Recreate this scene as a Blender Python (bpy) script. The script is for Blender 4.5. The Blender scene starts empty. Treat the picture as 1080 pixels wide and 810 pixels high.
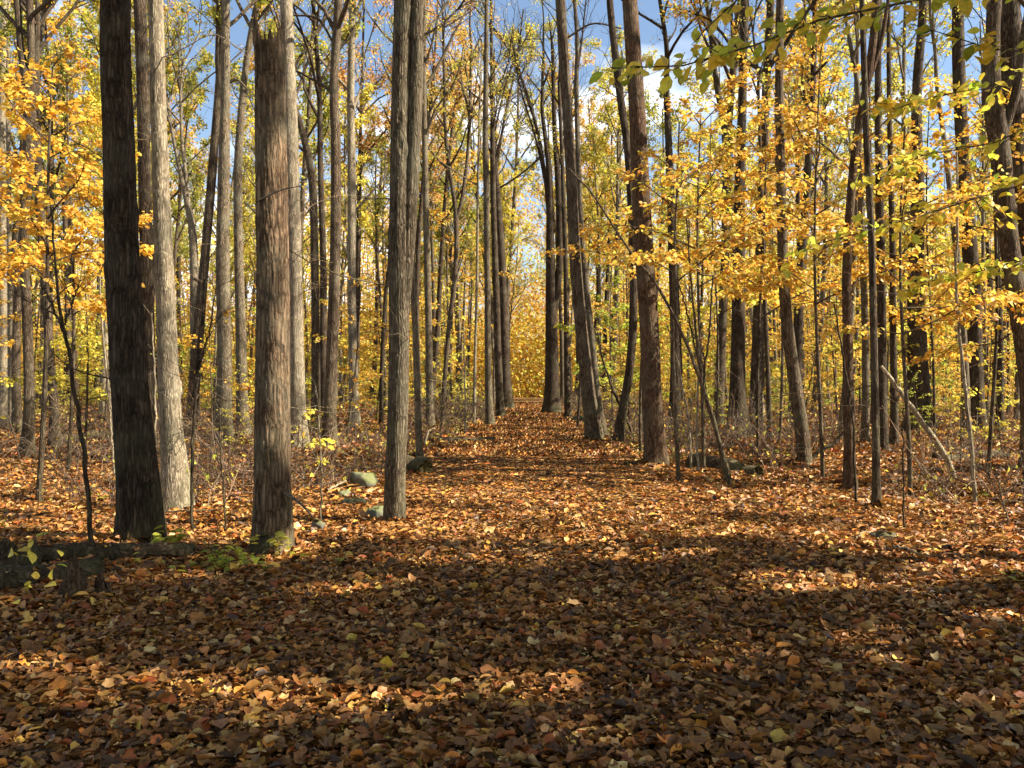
import bpy, math, random
import numpy as np
from mathutils import Vector

SEED = 11
rng = np.random.default_rng(SEED)
random.seed(SEED)
sc = bpy.context.scene
COL = sc.collection
PI = math.pi

# ------------------------------------------------------------------ camera frame helpers
F, CX, CY, EYE = 935.3, 540.0, 405.0, 1.5


def depth_of(py):
    return F * EYE / (py - CY)


def at(px, py, d):
    return np.array([(px - CX) / F * d, d, EYE - (py - CY) / F * d])


def gz(x, y):
    """height of the forest floor: flat on the path, gently uneven beside it"""
    x = np.asarray(x, float)
    y = np.asarray(y, float)
    off = np.clip((np.abs(x - 0.0246 * y) - 1.9) / 3.0, 0, 1)
    n = 0.09 * np.sin(x * 0.55 + 1.3) * np.cos(y * 0.43 + .4) + 0.05 * np.sin(x * 1.7 + y * 1.1) + 0.025 * np.sin(x * 3.1 - y * 2.3)
    p = 0.012 * np.sin(x * 2.2 + y * 1.3) + 0.010 * np.sin(y * 2.9 - x * 1.1)
    return off * n + p - 0.05 * off


# ------------------------------------------------------------------ object helpers
def tag(o, label=None, cat=None, group=None, kind=None):
    if label: o['label'] = label
    if cat: o['category'] = cat
    if group: o['group'] = group
    if kind: o['kind'] = kind
    return o


def empty(name, loc, label, cat, group=None):
    o = bpy.data.objects.new(name, None)
    o.location = loc
    o.empty_display_size = .2
    COL.objects.link(o)
    return tag(o, label, cat, group)


def copy_tree(o, parent=None):
    c = o.copy()
    COL.objects.link(c)
    if parent is not None:
        c.parent = parent
    for ch in list(o.children):
        copy_tree(ch, c)
    return c


class MB:
    """collects vertices, faces and per-vertex colours; build() links ONE mesh object"""

    def __init__(self):
        self.V, self.Fs, self.C, self.n = [], [], [], 0

    def add(self, V, F, col=None):
        V = np.asarray(V, np.float32).reshape(-1, 3)
        F = np.asarray(F, np.int32)
        self.V.append(V)
        self.Fs.append(F + self.n)
        if col is None:
            col = np.ones((len(V), 4), np.float32)
        self.C.append(np.asarray(col, np.float32))
        self.n += len(V)

    def build(self, name, mat, parent=None, smooth=True, loc=None):
        V = np.concatenate(self.V)
        C = np.concatenate(self.C)
        me = bpy.data.meshes.new(name)
        me.vertices.add(len(V))
        me.vertices.foreach_set('co', V.ravel())
        sizes = np.concatenate([np.full(len(f), f.shape[1], np.int32) for f in self.Fs])
        idx = np.concatenate([f.ravel() for f in self.Fs]).astype(np.int32)
        starts = np.zeros(len(sizes), np.int32)
        starts[1:] = np.cumsum(sizes)[:-1]
        me.loops.add(len(idx))
        me.loops.foreach_set('vertex_index', idx)
        me.polygons.add(len(sizes))
        me.polygons.foreach_set('loop_start', starts)
        if smooth:
            me.polygons.foreach_set('use_smooth', np.ones(len(sizes), bool))
        me.update(calc_edges=True)
        a = me.color_attributes.new('tint', 'FLOAT_COLOR', 'POINT')
        a.data.foreach_set('color', C.ravel())
        me.materials.append(mat)
        o = bpy.data.objects.new(name, me)
        COL.objects.link(o)
        if parent is not None:
            o.parent = parent
        if loc is not None:
            o.location = loc
        return o


def unit(v):
    return v / np.maximum(np.linalg.norm(v, axis=-1, keepdims=True), 1e-9)


def spline(P, m):
    """Catmull-Rom through P (n,k) -> (m,k)"""
    P = np.asarray(P, float)
    n = len(P)
    if n == 2:
        t = np.linspace(0, 1, m)[:, None]
        return P[0] * (1 - t) + P[1] * t
    Q = np.vstack([2 * P[0] - P[1], P, 2 * P[-1] - P[-2]])
    L = np.concatenate([[0], np.cumsum(np.linalg.norm(np.diff(P[:, :3], axis=0), axis=1))])
    s = np.linspace(0, L[-1], m)
    i = np.clip(np.searchsorted(L, s, side='right') - 1, 0, n - 2)
    t = ((s - L[i]) / np.maximum(L[i + 1] - L[i], 1e-9))[:, None]
    a, b, c, d = Q[i], Q[i + 1], Q[i + 2], Q[i + 3]
    return .5 * ((2 * b) + (-a + c) * t + (2 * a - 5 * b + 4 * c - d) * t ** 2 + (-a + 3 * b - 3 * c + d) * t ** 3)


def tubes(mb, P, R, sides=3, tint=None):
    """batch of tapered tubes: P (m,k,3), R (m,k)"""
    P = np.asarray(P, float)
    R = np.asarray(R, float)
    if len(P) == 0: return
    m, k, _ = P.shape
    T = np.empty_like(P)
    T[:, 1:-1] = P[:, 2:] - P[:, :-2]
    T[:, 0] = P[:, 1] - P[:, 0]
    T[:, -1] = P[:, -1] - P[:, -2]
    T = unit(T)
    ref = np.where(np.abs(T[:, :1, 2:3]) > .8, np.array([[[1., 0, 0]]]), np.array([[[0, 0, 1.]]]))
    ref = np.broadcast_to(ref, P.shape)
    A = unit(np.cross(T, ref))
    B = np.cross(T, A)
    th = np.arange(sides) * 2 * PI / sides
    V = P[:, :, None] + R[:, :, None, None] * (np.cos(th)[None, None, :, None] * A[:, :, None] + np.sin(th)[None, None, :, None] * B[:, :, None])
    idx = np.arange(m * k * sides).reshape(m, k, sides)
    a = idx[:, :-1]
    b = np.roll(a, -1, axis=2)
    c = np.roll(idx[:, 1:], -1, axis=2)
    d = idx[:, 1:]
    Fq = np.stack([a, b, c, d], -1).reshape(-1, 4)
    col = None
    if tint is not None:
        col = np.ones((m, k, sides, 4))
        col[..., :3] = np.asarray(tint)[:, None, None, :] if np.ndim(tint) == 2 else tint
        col = col.reshape(-1, 4)
    mb.add(V.reshape(-1, 3), Fq, col)


def vnoise(th, z, seed, fth=3, fz=1.0):
    """cheap smooth periodic noise on a cylinder"""
    r = np.random.default_rng(seed)
    s = 0
    for i in range(5):
        k = r.integers(1, fth + 1)
        s = s + r.uniform(.4, 1) * np.sin(k * th + r.uniform(.3, 1.4) * fz * z + r.uniform(0, 6.3))
    return s / 3.


def bark_trunk(mb, path, rad, rings, sides, seed, flare=.35, flare_h=.45, rough=.05, ridge=0.0, cap=False, jag=None):
    """one hero stem: uneven section, root flare and (near ones) real furrows"""
    S = spline(np.column_stack([path, rad]), rings)
    P, R = S[:, :3], S[:, 3]
    T = unit(np.gradient(P, axis=0))
    A = unit(np.cross(T, np.array([0, 1., 0])))
    B = np.cross(A, T)
    th = np.arange(sides) * 2 * PI / sides
    z = (P[:, 2] - P[0, 2])[:, None]
    t2 = th[None, :] + 0 * z
    lobes = 1 + .55 * vnoise(t2, 0 * z, seed + 5, 5, 0)
    rr = R[:, None] * (1 + rough * vnoise(t2, z, seed, 3, 1.1) + rough * .5 * vnoise(t2, z, seed + 1, 6, 3))
    rr = rr + R[0] * flare * np.clip(lobes, 0.1, 2.5) * np.exp(-z / flare_h)
    if ridge > 0:
        rs = np.random.default_rng(seed + 9)
        ph = 0
        nb = max(8, int(2 * PI * R[0] / .026))
        wob = 1.3 * vnoise(t2, z, seed + 13, 7, 14) + .9 * np.sin(z * 2.3 + 2 * vnoise(t2, z, seed + 3, 4, 2)) + .7 * vnoise(t2, z, seed + 4, 5, 6)
        s1 = np.abs(np.sin(.5 * nb * t2 + wob))
        s2 = np.abs(np.sin(.5 * (nb + 3) * t2 - 1.3 * wob + z * 3))
        rr = rr + ridge * (np.minimum(s1, s2) ** .6 - .5) + rs.normal(0, ridge * .12, rr.shape)
    if sides >= 30:
        kr = np.random.default_rng(seed + 21)
        for q in range(9):
            kt, kz, ks = kr.uniform(0, 2 * PI), kr.uniform(.5, 6.5), kr.uniform(.03, .07)
            dt = np.abs((t2 - kt + PI) % (2 * PI) - PI) * R[0]
            e = (dt ** 2 + (z - kz) ** 2 * .6) / ks ** 2
            rr = rr + ks * (.55 * np.exp(-e) - .75 * np.exp(-e * 7))
    V = P[:, None] + rr[..., None] * (np.cos(th)[None, :, None] * A[:, None] + np.sin(th)[None, :, None] * B[:, None])
    if jag is not None:
        w = np.clip((z - (z[-1] - .9)) / .9, 0, 1)
        V[..., 2] += w * jag(th)[None, :]
    idx = np.arange(rings * sides).reshape(rings, sides)
    a, b = idx[:-1], np.roll(idx[:-1], -1, 1)
    c, d = np.roll(idx[1:], -1, 1), idx[1:]
    n = rings * sides
    Vf = V.reshape(-1, 3)
    mb.add(Vf, np.stack([a, b, c, d], -1).reshape(-1, 4))
    if cap:
        ctr = V[-1].mean(0) - np.array([0, 0, .35])
        rim = np.vstack([V[-1], ctr])
        k = np.arange(sides)
        mb.add(rim, np.stack([k, (k + 1) % sides, np.full(sides, sides)], -1), np.tile([1.6, 1.3, 1.0, 1], (sides + 1, 1)))
    return P, R


# ------------------------------------------------------------------ leaves
def tmpl_oval(n=8, fold=.22, curl=.25):
    """pointed oval leaf with a midrib, base at the origin, length 1 along +X"""
    x = np.linspace(0, 1, n // 2 + 1)
    w = .33 * np.sin(PI * x ** .85) ** .9
    zc = -curl * x ** 2 * .6
    mid = np.column_stack([x, 0 * x, zc])
    up = np.column_stack([x[1:-1], w[1:-1], zc[1:-1] + fold * w[1:-1]])
    lo = np.column_stack([x[1:-1], -w[1:-1], zc[1:-1] + fold * w[1:-1]])
    V = np.vstack([mid, up, lo])
    k = len(x)
    T = []
    for side in (0, 1):
        off = k + side * (k - 2)
        for i in range(k - 1):
            if i == 0: q = [(0, 1, off)]
            elif i == k - 2: q = [(i, i + 1, off + i - 1)]
            else: q = [(i, i + 1, off + i), (i, off + i, off + i - 1)]
            T += [t if side == 0 else t[::-1] for t in q]
    return V, np.array(T)


def tmpl_lobed(curl=.35, seed=0):
    """five-lobed leaf as a fan, curled"""
    r = np.random.default_rng(seed)
    n = 15
    th = np.linspace(0, 2 * PI, n, endpoint=False)
    rad = .32 + .22 * np.abs(np.cos(2.5 * th)) ** .8 + r.normal(0, .035, n)
    rad[np.abs(th - PI) < .3] *= .8
    V = np.column_stack([rad * np.cos(th), .9 * rad * np.sin(th), np.zeros(n)])
    V[:, 2] = curl * (V[:, 0] ** 2 * r.uniform(-1, 1.6) + V[:, 1] ** 2 * r.uniform(.3, 2)) + r.normal(0, .045, n)
    V = np.vstack([V, [[0, 0, -.03]]])
    k = np.arange(n)
    return V, np.stack([k, (k + 1) % n, np.full(n, n)], -1)


def tmpl_curled(seed=0):
    """dry oval leaf rolled along its rib"""
    r = np.random.default_rng(seed)
    xs = np.array([-.5, -.22, .1, .38, .56])
    w = np.array([.03, .25, .27, .16, .02])
    V, T = [], []
    bend, roll = r.uniform(-.5, .5), r.uniform(.3, 1.1)
    for x, ww in zip(xs, w):
        for s in (-1, 0, 1):
            V.append([x, s * ww, bend * x * x + (roll * ww * abs(s)) + r.normal(0, .02)])
    for i in range(4):
        for j in range(2):
            a = i * 3 + j
            T += [(a, a + 3, a + 4), (a, a + 4, a + 1)]
    return np.array(V), np.array(T)


def tmpl_quad(fold=.15):
    V = np.array([[0, 0, 0], [.45, .3, fold], [1, 0, -.1], [.45, -.3, fold]])
    return V, np.array([[0, 2, 1], [0, 3, 2]])


QUAD, OVAL = tmpl_quad(), tmpl_oval(8)
OVALS = tmpl_oval(6)


def put_leaves(mb, tmpl, pos, axis, nrm, size, col):
    V, T = tmpl
    n = len(pos)
    if n == 0: return
    X = unit(axis)
    Z = unit(nrm - (nrm * X).sum(-1, keepdims=True) * X)
    Y = np.cross(Z, X)
    W = pos[:, None] + size[:, None, None] * (V[None, :, 0:1] * X[:, None] + V[None, :, 1:2] * Y[:, None] + V[None, :, 2:3] * Z[:, None])
    Fx = (T[None] + (np.arange(n) * len(V))[:, None, None]).reshape(-1, T.shape[1])
    c = np.ones((n, len(V), 4))
    c[..., :3] = col[:, None]
    mb.add(W.reshape(-1, 3), Fx, c.reshape(-1, 4))


PAL = {
    'gold':   ([(.78, .48, .06), (.82, .58, .10), (.74, .39, .05), (.54, .48, .06), (.84, .68, .22), (.50, .26, .06)], [4, 3.5, 4, 2.5, 1.5, 1]),
    'yellow': ([(.82, .70, .10), (.76, .68, .11), (.62, .60, .09), (.80, .58, .06)], [4, 3, 2, 1]),
    'orange': ([(.80, .50, .06), (.78, .42, .05), (.84, .60, .10), (.58, .30, .05)], [4, 3, 4, 1]),
    'lime':   ([(.50, .54, .07), (.40, .47, .06), (.68, .62, .09), (.28, .36, .05)], [3, 3, 3, 2]),
    'olive':  ([(.30, .34, .055), (.42, .41, .06), (.20, .25, .04), (.60, .52, .08)], [3, 3, 2, 3]),
    'mixed':  ([(.66, .59, .09), (.48, .48, .07), (.74, .52, .07), (.32, .34, .06)], [3, 3, 2, 2]),
    'rust':   ([(.62, .36, .12), (.68, .42, .13), (.50, .25, .09), (.72, .52, .16)], [3, 3, 2, 2]),
    'beech':  ([(.60, .60, .07), (.78, .64, .07), (.44, .50, .05), (.82, .58, .06)], [3, 3, 2, 4]),
}


def pick(pal, n, r=None, jit=.12):
    r = r or rng
    c, w = PAL[pal]
    w = np.array(w, float)
    k = r.choice(len(c), n, p=w / w.sum())
    out = np.array(c)[k] * (1 + r.normal(0, jit, (n, 1))) * (1 + r.normal(0, .05, (n, 3)))
    return np.clip(out, .01, .9)


def interp(P, t):
    """points on polylines P (m,k,3) at t (m,n) -> (m,n,3)"""
    m, k, _ = P.shape
    s = np.clip(t, 0, .9999) * (k - 1)
    i = s.astype(int)
    f = (s - i)[..., None]
    ar = np.arange(m)[:, None]
    return P[ar, i] * (1 - f) + P[ar, i + 1] * f, unit(P[ar, i + 1] - P[ar, i])


def grow(r, start, direc, length, k, droop=0.0, wob=.12):
    """batch of curved shoots: start (m,3), direc (m,3), length (m,)"""
    m = len(start)
    t = np.linspace(0, 1, k)[None, :, None]
    d = unit(direc)
    P = start[:, None] + d[:, None] * (length[:, None, None] * t)
    P = P + np.array([0, 0, 1.]) * (droop * length[:, None, None] * t ** 2)
    w = r.normal(0, 1, (m, 1, 3)) * np.sin(t * PI * 1.2) + r.normal(0, .6, (m, 1, 3)) * np.sin(t * PI * 2.3)
    return P + wob * .35 * length[:, None, None] * w * t


def canopy_limbs(r, wood, leaves, tp, tr, z0, spread, nl, leafn, pal, lsize, tmpl=QUAD, subs=6, twigs=4, up=(.5, 1.3), tint=None, keepf=None):
    """limbs, sub-branches, twigs (into wood) and leaves (into leaves) on a stem given by tp (n,3), tr (n)"""
    zs = tp[:, 2]
    z1 = zs[-1]
    zz = np.sort(r.uniform(z0, z1 * .97, nl))
    i = np.clip(np.searchsorted(zs, zz), 1, len(zs) - 1)
    f = ((zz - zs[i - 1]) / np.maximum(zs[i] - zs[i - 1], 1e-6))[:, None]
    st = tp[i - 1] * (1 - f) + tp[i] * f
    rad = (tr[i - 1] * (1 - f[:, 0]) + tr[i] * f[:, 0])
    az = np.arange(nl) * 2.4 + r.uniform(0, .9, nl) + r.uniform(0, 6)
    rel = (zz - z0) / max(z1 - z0, .1)
    el = r.uniform(up[0], up[1], nl) + rel * .15
    L = spread * (1 - .55 * rel) * r.uniform(.6, 1.15, nl)
    d = np.column_stack([np.cos(az) * np.cos(el), np.sin(az) * np.cos(el), np.sin(el)])
    P = grow(r, st, d, L, 7, .12, .22)
    t = np.linspace(0, 1, 7)
    R0 = np.minimum(rad * .6, .012 + .016 * L)
    tubes(wood, P, R0[:, None] * (1 - t) ** .8 + .006, 5, tint)
    # sub-branches
    ts = r.uniform(.25, .98, (nl, subs))
    sp, sd = interp(P, ts)
    sd = unit(sd + r.normal(0, .62, sd.shape) + np.array([0, 0, .15]))
    SL = (L[:, None] * r.uniform(.22, .5, (nl, subs)) * (1.1 - .5 * ts)).ravel()
    S = grow(r, sp.reshape(-1, 3), sd.reshape(-1, 3), SL, 5, .08, .25)
    t5 = np.linspace(0, 1, 5)
    tubes(wood, S, (.006 + .007 * SL)[:, None] * (1 - .85 * t5) + .002, 3, tint)
    m = len(S)
    tt = r.uniform(.2, 1, (m, twigs))
    wp, wd = interp(S, tt)
    wd = unit(wd + r.normal(0, .7, wd.shape))
    WL = (SL[:, None] * r.uniform(.25, .6, (m, twigs))).ravel()
    W = grow(r, wp.reshape(-1, 3), wd.reshape(-1, 3), WL, 4, 0, .25)
    tubes(wood, W, np.full((len(W), 4), .004) * np.array([1.3, 1, .8, .5]), 3, tint)
    # leaves, in uneven clumps: every twig has its own chance of still being in leaf
    if leafn > 0:
        keep = r.beta(.55, .8, len(W))
        n = r.poisson(keep / keep.mean() * leafn / len(W))
        k = np.repeat(np.arange(len(W)), n)
        lp, ld = interp(W[k], r.uniform(.1, 1, (len(k), 1)))
        lp, ld = lp[:, 0], ld[:, 0]
        lp = lp + r.normal(0, .08, lp.shape)
        if keepf is not None:
            kp = keepf(lp)
            k, lp, ld = k[kp], lp[kp], ld[kp]
        ax = unit(ld + r.normal(0, .8, lp.shape) + np.array([0, 0, -.25]))
        nm = np.array([0, 0, 1.]) + r.normal(0, .55, lp.shape)
        put_leaves(leaves, tmpl, lp, ax, nm, lsize * r.uniform(.65, 1.25, len(k)), pick(pal, len(k), r))


def spray(r, wood, leaves, P, R, pal, lsize, step=.09, side_len=.55, tmpl=OVALS, dens=1.0, start=.15, tint=None, flat=.6, twig_r=.004):
    """flat leaf sprays: main shoots P (m,k,3) with side shoots left and right in their plane, leaves alternating on them"""
    m = len(P)
    k = P.shape[1]
    tubes(wood, P, R, 5, tint)
    Ls = np.linalg.norm(np.diff(P, axis=1), axis=2).sum(1)
    st, sd, sl = [], [], []
    for i in range(m):
        n = max(3, int(Ls[i] * (1 - start) / (step * 1.3)))
        t = np.linspace(start, .99, n) + r.normal(0, .01, n)
        p, d = interp(P[i:i + 1], np.clip(t, 0, .999)[None])
        side = np.cross(d[0], np.array([0, 0, 1.]))
        sg = np.where(np.arange(n) % 2, 1, -1)[:, None]
        dd = unit(d[0] * r.uniform(.5, 1.1, (n, 1)) + sg * unit(side) + r.normal(0, .26, (n, 3)) * np.array([1, 1, 1.2]))
        st.append(p[0]); sd.append(dd)
        sl.append(side_len * r.uniform(.45, 1.1, n) * (1.05 - .6 * t) * min(1.3, max(.4, Ls[i] / 1.8)))
    st, sd, sl = np.concatenate(st), np.concatenate(sd), np.concatenate(sl)
    S = grow(r, st, sd, sl, 4, -.12, .14)
    tubes(wood, S, np.full((len(S), 4), twig_r) * np.array([1.2, 1, .8, .4]), 3, tint)
    S2 = np.concatenate([S, P[:, -4:]]) if k >= 4 else S
    L2 = np.linalg.norm(np.diff(S2, axis=1), axis=2).sum(1)
    bald = r.beta(1.6, .8, len(S2))
    n = r.poisson(np.maximum(dens * L2 / step * bald * 2.6, .25))
    kk = np.repeat(np.arange(len(S2)), n)
    if len(kk) == 0: return
    lp, ld = interp(S2[kk], r.uniform(.05, 1, (len(kk), 1)))
    lp, ld = lp[:, 0] + r.normal(0, .035, (len(kk), 3)), ld[:, 0]
    side = unit(np.cross(ld, np.array([0, 0, 1.])))
    sg = r.choice([-1., 1.], (len(kk), 1))
    ax = unit(ld * .8 + sg * side * r.uniform(.3, 1.2, (len(kk), 1)) + r.normal(0, .35, lp.shape) + np.array([0, 0, -.38]))
    nm = np.array([0, 0, 1.]) + r.normal(0, flat, lp.shape)
    put_leaves(leaves, tmpl, lp, ax, nm, lsize * r.uniform(.6, 1.2, len(kk)), pick(pal, len(kk), r))


# ------------------------------------------------------------------ materials
def new_mat(name):
    m = bpy.data.materials.new(name)
    m.use_nodes = True
    nt = m.node_tree
    nt.nodes.clear()
    out = nt.nodes.new('ShaderNodeOutputMaterial')
    return m, nt, out


def N(nt, kind, **kw):
    n = nt.nodes.new(kind)
    for k, v in kw.items():
        if k in n.inputs and not hasattr(n, k):
            n.inputs[k].default_value = v
        else:
            setattr(n, k, v)
    return n


def ramp(nt, fac, stops, interp='LINEAR'):
    r = nt.nodes.new('ShaderNodeValToRGB')
    r.color_ramp.interpolation = interp
    e = r.color_ramp.elements
    while len(e) < len(stops): e.new(.5)
    for el, (p, c) in zip(e, stops):
        el.position = p
        el.color = (*c, 1) if len(c) == 3 else c
    nt.links.new(fac, r.inputs[0])
    return r.outputs[0]


def mixc(nt, fac, a, b, mode='MIX'):
    m = nt.nodes.new('ShaderNodeMix')
    m.data_type = 'RGBA'
    m.blend_type = mode
    for sock, v in ((m.inputs[0], fac), (m.inputs[6], a), (m.inputs[7], b)):
        if hasattr(v, 'is_linked'): nt.links.new(v, sock)
        elif isinstance(v, (int, float)): sock.default_value = v
        else: sock.default_value = (*v, 1)
    return m.outputs[2]


def math_(nt, op, a, b=None):
    m = nt.nodes.new('ShaderNodeMath')
    m.operation = op
    for i, v in enumerate((a, b)):
        if v is None: continue
        if hasattr(v, 'is_linked'): nt.links.new(v, m.inputs[i])
        else: m.inputs[i].default_value = v
    return m.outputs[0]


def bark_material(name, dark, mid, light, fur=34., lichen=(.22, .21, .14), lich=.45, moss=0.3, bump=1.0, stretch=.13):
    m, nt, out = new_mat(name)
    tc = N(nt, 'ShaderNodeTexCoord')
    oi = N(nt, 'ShaderNodeObjectInfo')
    wob = N(nt, 'ShaderNodeTexNoise', Scale=3.5, Detail=4)
    nt.links.new(tc.outputs['Object'], wob.inputs['Vector'])
    add = N(nt, 'ShaderNodeVectorMath', operation='MULTIPLY_ADD')
    nt.links.new(wob.outputs['Color'], add.inputs[0])
    add.inputs[1].default_value = (.07, .07, .9)
    nt.links.new(tc.outputs['Object'], add.inputs[2])
    mp = N(nt, 'ShaderNodeMapping')
    mp.inputs['Scale'].default_value = (1, 1, stretch)
    nt.links.new(add.outputs[0], mp.inputs[0])
    vo = N(nt, 'ShaderNodeTexVoronoi', feature='DISTANCE_TO_EDGE', Scale=fur)
    nt.links.new(mp.outputs[0], vo.inputs['Vector'])
    mp2 = N(nt, 'ShaderNodeMapping')
    mp2.inputs['Scale'].default_value = (1, 1, min(1, stretch * 2.5))
    nt.links.new(add.outputs[0], mp2.inputs[0])
    fine = N(nt, 'ShaderNodeTexNoise', Scale=70., Detail=6, Roughness=.7)
    nt.links.new(mp2.outputs[0], fine.inputs['Vector'])
    big = N(nt, 'ShaderNodeTexNoise', Scale=2.2, Detail=5, Roughness=.65)
    nt.links.new(tc.outputs['Object'], big.inputs['Vector'])
    h = math_(nt, 'MULTIPLY', fine.outputs[0], .55)
    hh = math_(nt, 'ADD', math_(nt, 'MULTIPLY', vo.outputs['Distance'], 1.1), h)
    base = ramp(nt, hh, [(.20, dark), (.36, mid), (.66, light)])
    mp3 = N(nt, 'ShaderNodeMapping')
    mp3.inputs['Scale'].default_value = (1, 1, .3)
    nt.links.new(add.outputs[0], mp3.inputs[0])
    pl = N(nt, 'ShaderNodeTexVoronoi', Scale=fur * .75)
    nt.links.new(mp3.outputs[0], pl.inputs['Vector'])
    ps = N(nt, 'ShaderNodeSeparateColor')
    nt.links.new(pl.outputs['Color'], ps.inputs[0])
    base = mixc(nt, 1.0, base, ramp(nt, ps.outputs[0], [(0, (.62, .6, .58)), (.5, (1, 1, 1)), (1, (1.35, 1.33, 1.28))]), 'MULTIPLY')
    col = mixc(nt, math_(nt, 'MULTIPLY', ramp(nt, big.outputs[0], [(.45, (0, 0, 0)), (.68, (1, 1, 1))]), lich), base, lichen)
    sep = N(nt, 'ShaderNodeSeparateXYZ')
    nt.links.new(tc.outputs['Object'], sep.inputs[0])
    low = N(nt, 'ShaderNodeMapRange')
    low.inputs[1].default_value = 1.5
    low.inputs[2].default_value = 0
    nt.links.new(sep.outputs[2], low.inputs[0])
    mf = math_(nt, 'MULTIPLY', math_(nt, 'MULTIPLY', low.outputs[0], ramp(nt, big.outputs[0], [(.4, (0, 0, 0)), (.6, (1, 1, 1))])), moss)
    col = mixc(nt, mf, col, (.11, .12, .035))
    var = N(nt, 'ShaderNodeMapRange')
    var.inputs[3].default_value = .78
    var.inputs[4].default_value = 1.22
    nt.links.new(oi.outputs['Random'], var.inputs[0])
    col = mixc(nt, 1.0, col, var.outputs[0], 'MULTIPLY')
    at_ = N(nt, 'ShaderNodeAttribute', attribute_name='tint')
    col = mixc(nt, 1.0, col, at_.outputs['Color'], 'MULTIPLY')
    bs = N(nt, 'ShaderNodeBsdfPrincipled', Roughness=.92)
    bs.inputs['Specular IOR Level'].default_value = .12
    nt.links.new(col, bs.inputs['Base Color'])
    bp = N(nt, 'ShaderNodeBump', Strength=bump, Distance=.02)
    nt.links.new(hh, bp.inputs['Height'])
    nt.links.new(bp.outputs[0], bs.inputs['Normal'])
    nt.links.new(bs.outputs[0], out.inputs[0])
    return m


def leaf_material(name, trans=.45, rough=.45, spec=.35, sat=1.0):
    m, nt, out = new_mat(name)
    at_ = N(nt, 'ShaderNodeAttribute', attribute_name='tint')
    tc = N(nt, 'ShaderNodeTexCoord')
    no = N(nt, 'ShaderNodeTexNoise', Scale=45., Detail=3)
    nt.links.new(tc.outputs['Object'], no.inputs['Vector'])
    col = mixc(nt, 1.0, at_.outputs['Color'], ramp(nt, no.outputs[0], [(.3, (.72, .66, .6)), (.65, (1.08, 1.08, 1.1))]), 'MULTIPLY')
    bs = N(nt, 'ShaderNodeBsdfPrincipled', Roughness=rough)
    bs.inputs['Specular IOR Level'].default_value = spec
    nt.links.new(col, bs.inputs['Base Color'])
    tr = N(nt, 'ShaderNodeBsdfTranslucent')
    nt.links.new(col, tr.inputs[0])
    mx = N(nt, 'ShaderNodeMixShader')
    mx.inputs[0].default_value = trans
    nt.links.new(bs.outputs[0], mx.inputs[1])
    nt.links.new(tr.outputs[0], mx.inputs[2])
    nt.links.new(mx.outputs[0], out.inputs[0])
    return m


M = {}
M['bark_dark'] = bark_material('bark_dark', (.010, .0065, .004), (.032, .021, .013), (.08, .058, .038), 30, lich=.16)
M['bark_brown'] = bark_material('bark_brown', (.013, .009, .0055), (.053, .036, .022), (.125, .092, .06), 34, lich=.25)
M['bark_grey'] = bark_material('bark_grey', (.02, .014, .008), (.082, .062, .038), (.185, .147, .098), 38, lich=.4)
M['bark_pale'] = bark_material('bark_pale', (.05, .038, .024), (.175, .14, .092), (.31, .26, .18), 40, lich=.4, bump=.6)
M['bark_red'] = bark_material('bark_red', (.014, .008, .0045), (.055, .031, .017), (.12, .075, .045), 44, lich=.2, moss=.1)
M['bark_snag'] = bark_material('bark_snag', (.014, .009, .005), (.065, .041, .023), (.15, .102, .062), 26, lich=.3, moss=.15)
M['bark_log'] = bark_material('bark_log', (.012, .008, .005), (.05, .034, .021), (.12, .085, .055), 16, lich=.12, moss=.35, stretch=.8)
M['twig'] = bark_material('twig_bark', (.04, .03, .022), (.10, .075, .055), (.18, .14, .105), 60, lich=.2, moss=0, bump=.2)
M['leaf'] = leaf_material('autumn_leaf', .5, .5, .25)
M['leaf_gloss'] = leaf_material('beech_leaf', .58, .45, .3)
M['litter'] = leaf_material('fallen_leaf', .12, .5, .3)


def rock_material():
    m, nt, out = new_mat('mossy_stone')
    tc = N(nt, 'ShaderNodeTexCoord')
    n1 = N(nt, 'ShaderNodeTexNoise', Scale=9., Detail=8, Roughness=.65)
    n2 = N(nt, 'ShaderNodeTexNoise', Scale=3., Detail=6, Roughness=.6)
    for n in (n1, n2): nt.links.new(tc.outputs['Object'], n.inputs['Vector'])
    st = ramp(nt, n1.outputs[0], [(.3, (.05, .047, .038)), (.6, (.15, .14, .115)), (.75, (.27, .26, .22))])
    ge = N(nt, 'ShaderNodeNewGeometry')
    sp = N(nt, 'ShaderNodeSeparateXYZ')
    nt.links.new(ge.outputs['Normal'], sp.inputs[0])
    f = math_(nt, 'ADD', math_(nt, 'MULTIPLY', sp.outputs[2], .35), n2.outputs[0])
    col = mixc(nt, ramp(nt, f, [(.55, (0, 0, 0)), (.8, (.85, .85, .85))]), st, mixc(nt, n1.outputs[0], (.08, .095, .02), (.22, .225, .08)))
    at_ = N(nt, 'ShaderNodeAttribute', attribute_name='tint')
    col = mixc(nt, 1.0, col, at_.outputs['Color'], 'MULTIPLY')
    bs = N(nt, 'ShaderNodeBsdfPrincipled', Roughness=.95)
    nt.links.new(col, bs.inputs['Base Color'])
    bp = N(nt, 'ShaderNodeBump', Strength=.6, Distance=.03)
    nt.links.new(n1.outputs[0], bp.inputs['Height'])
    nt.links.new(bp.outputs[0], bs.inputs['Normal'])
    nt.links.new(bs.outputs[0], out.inputs[0])
    return m


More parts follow.
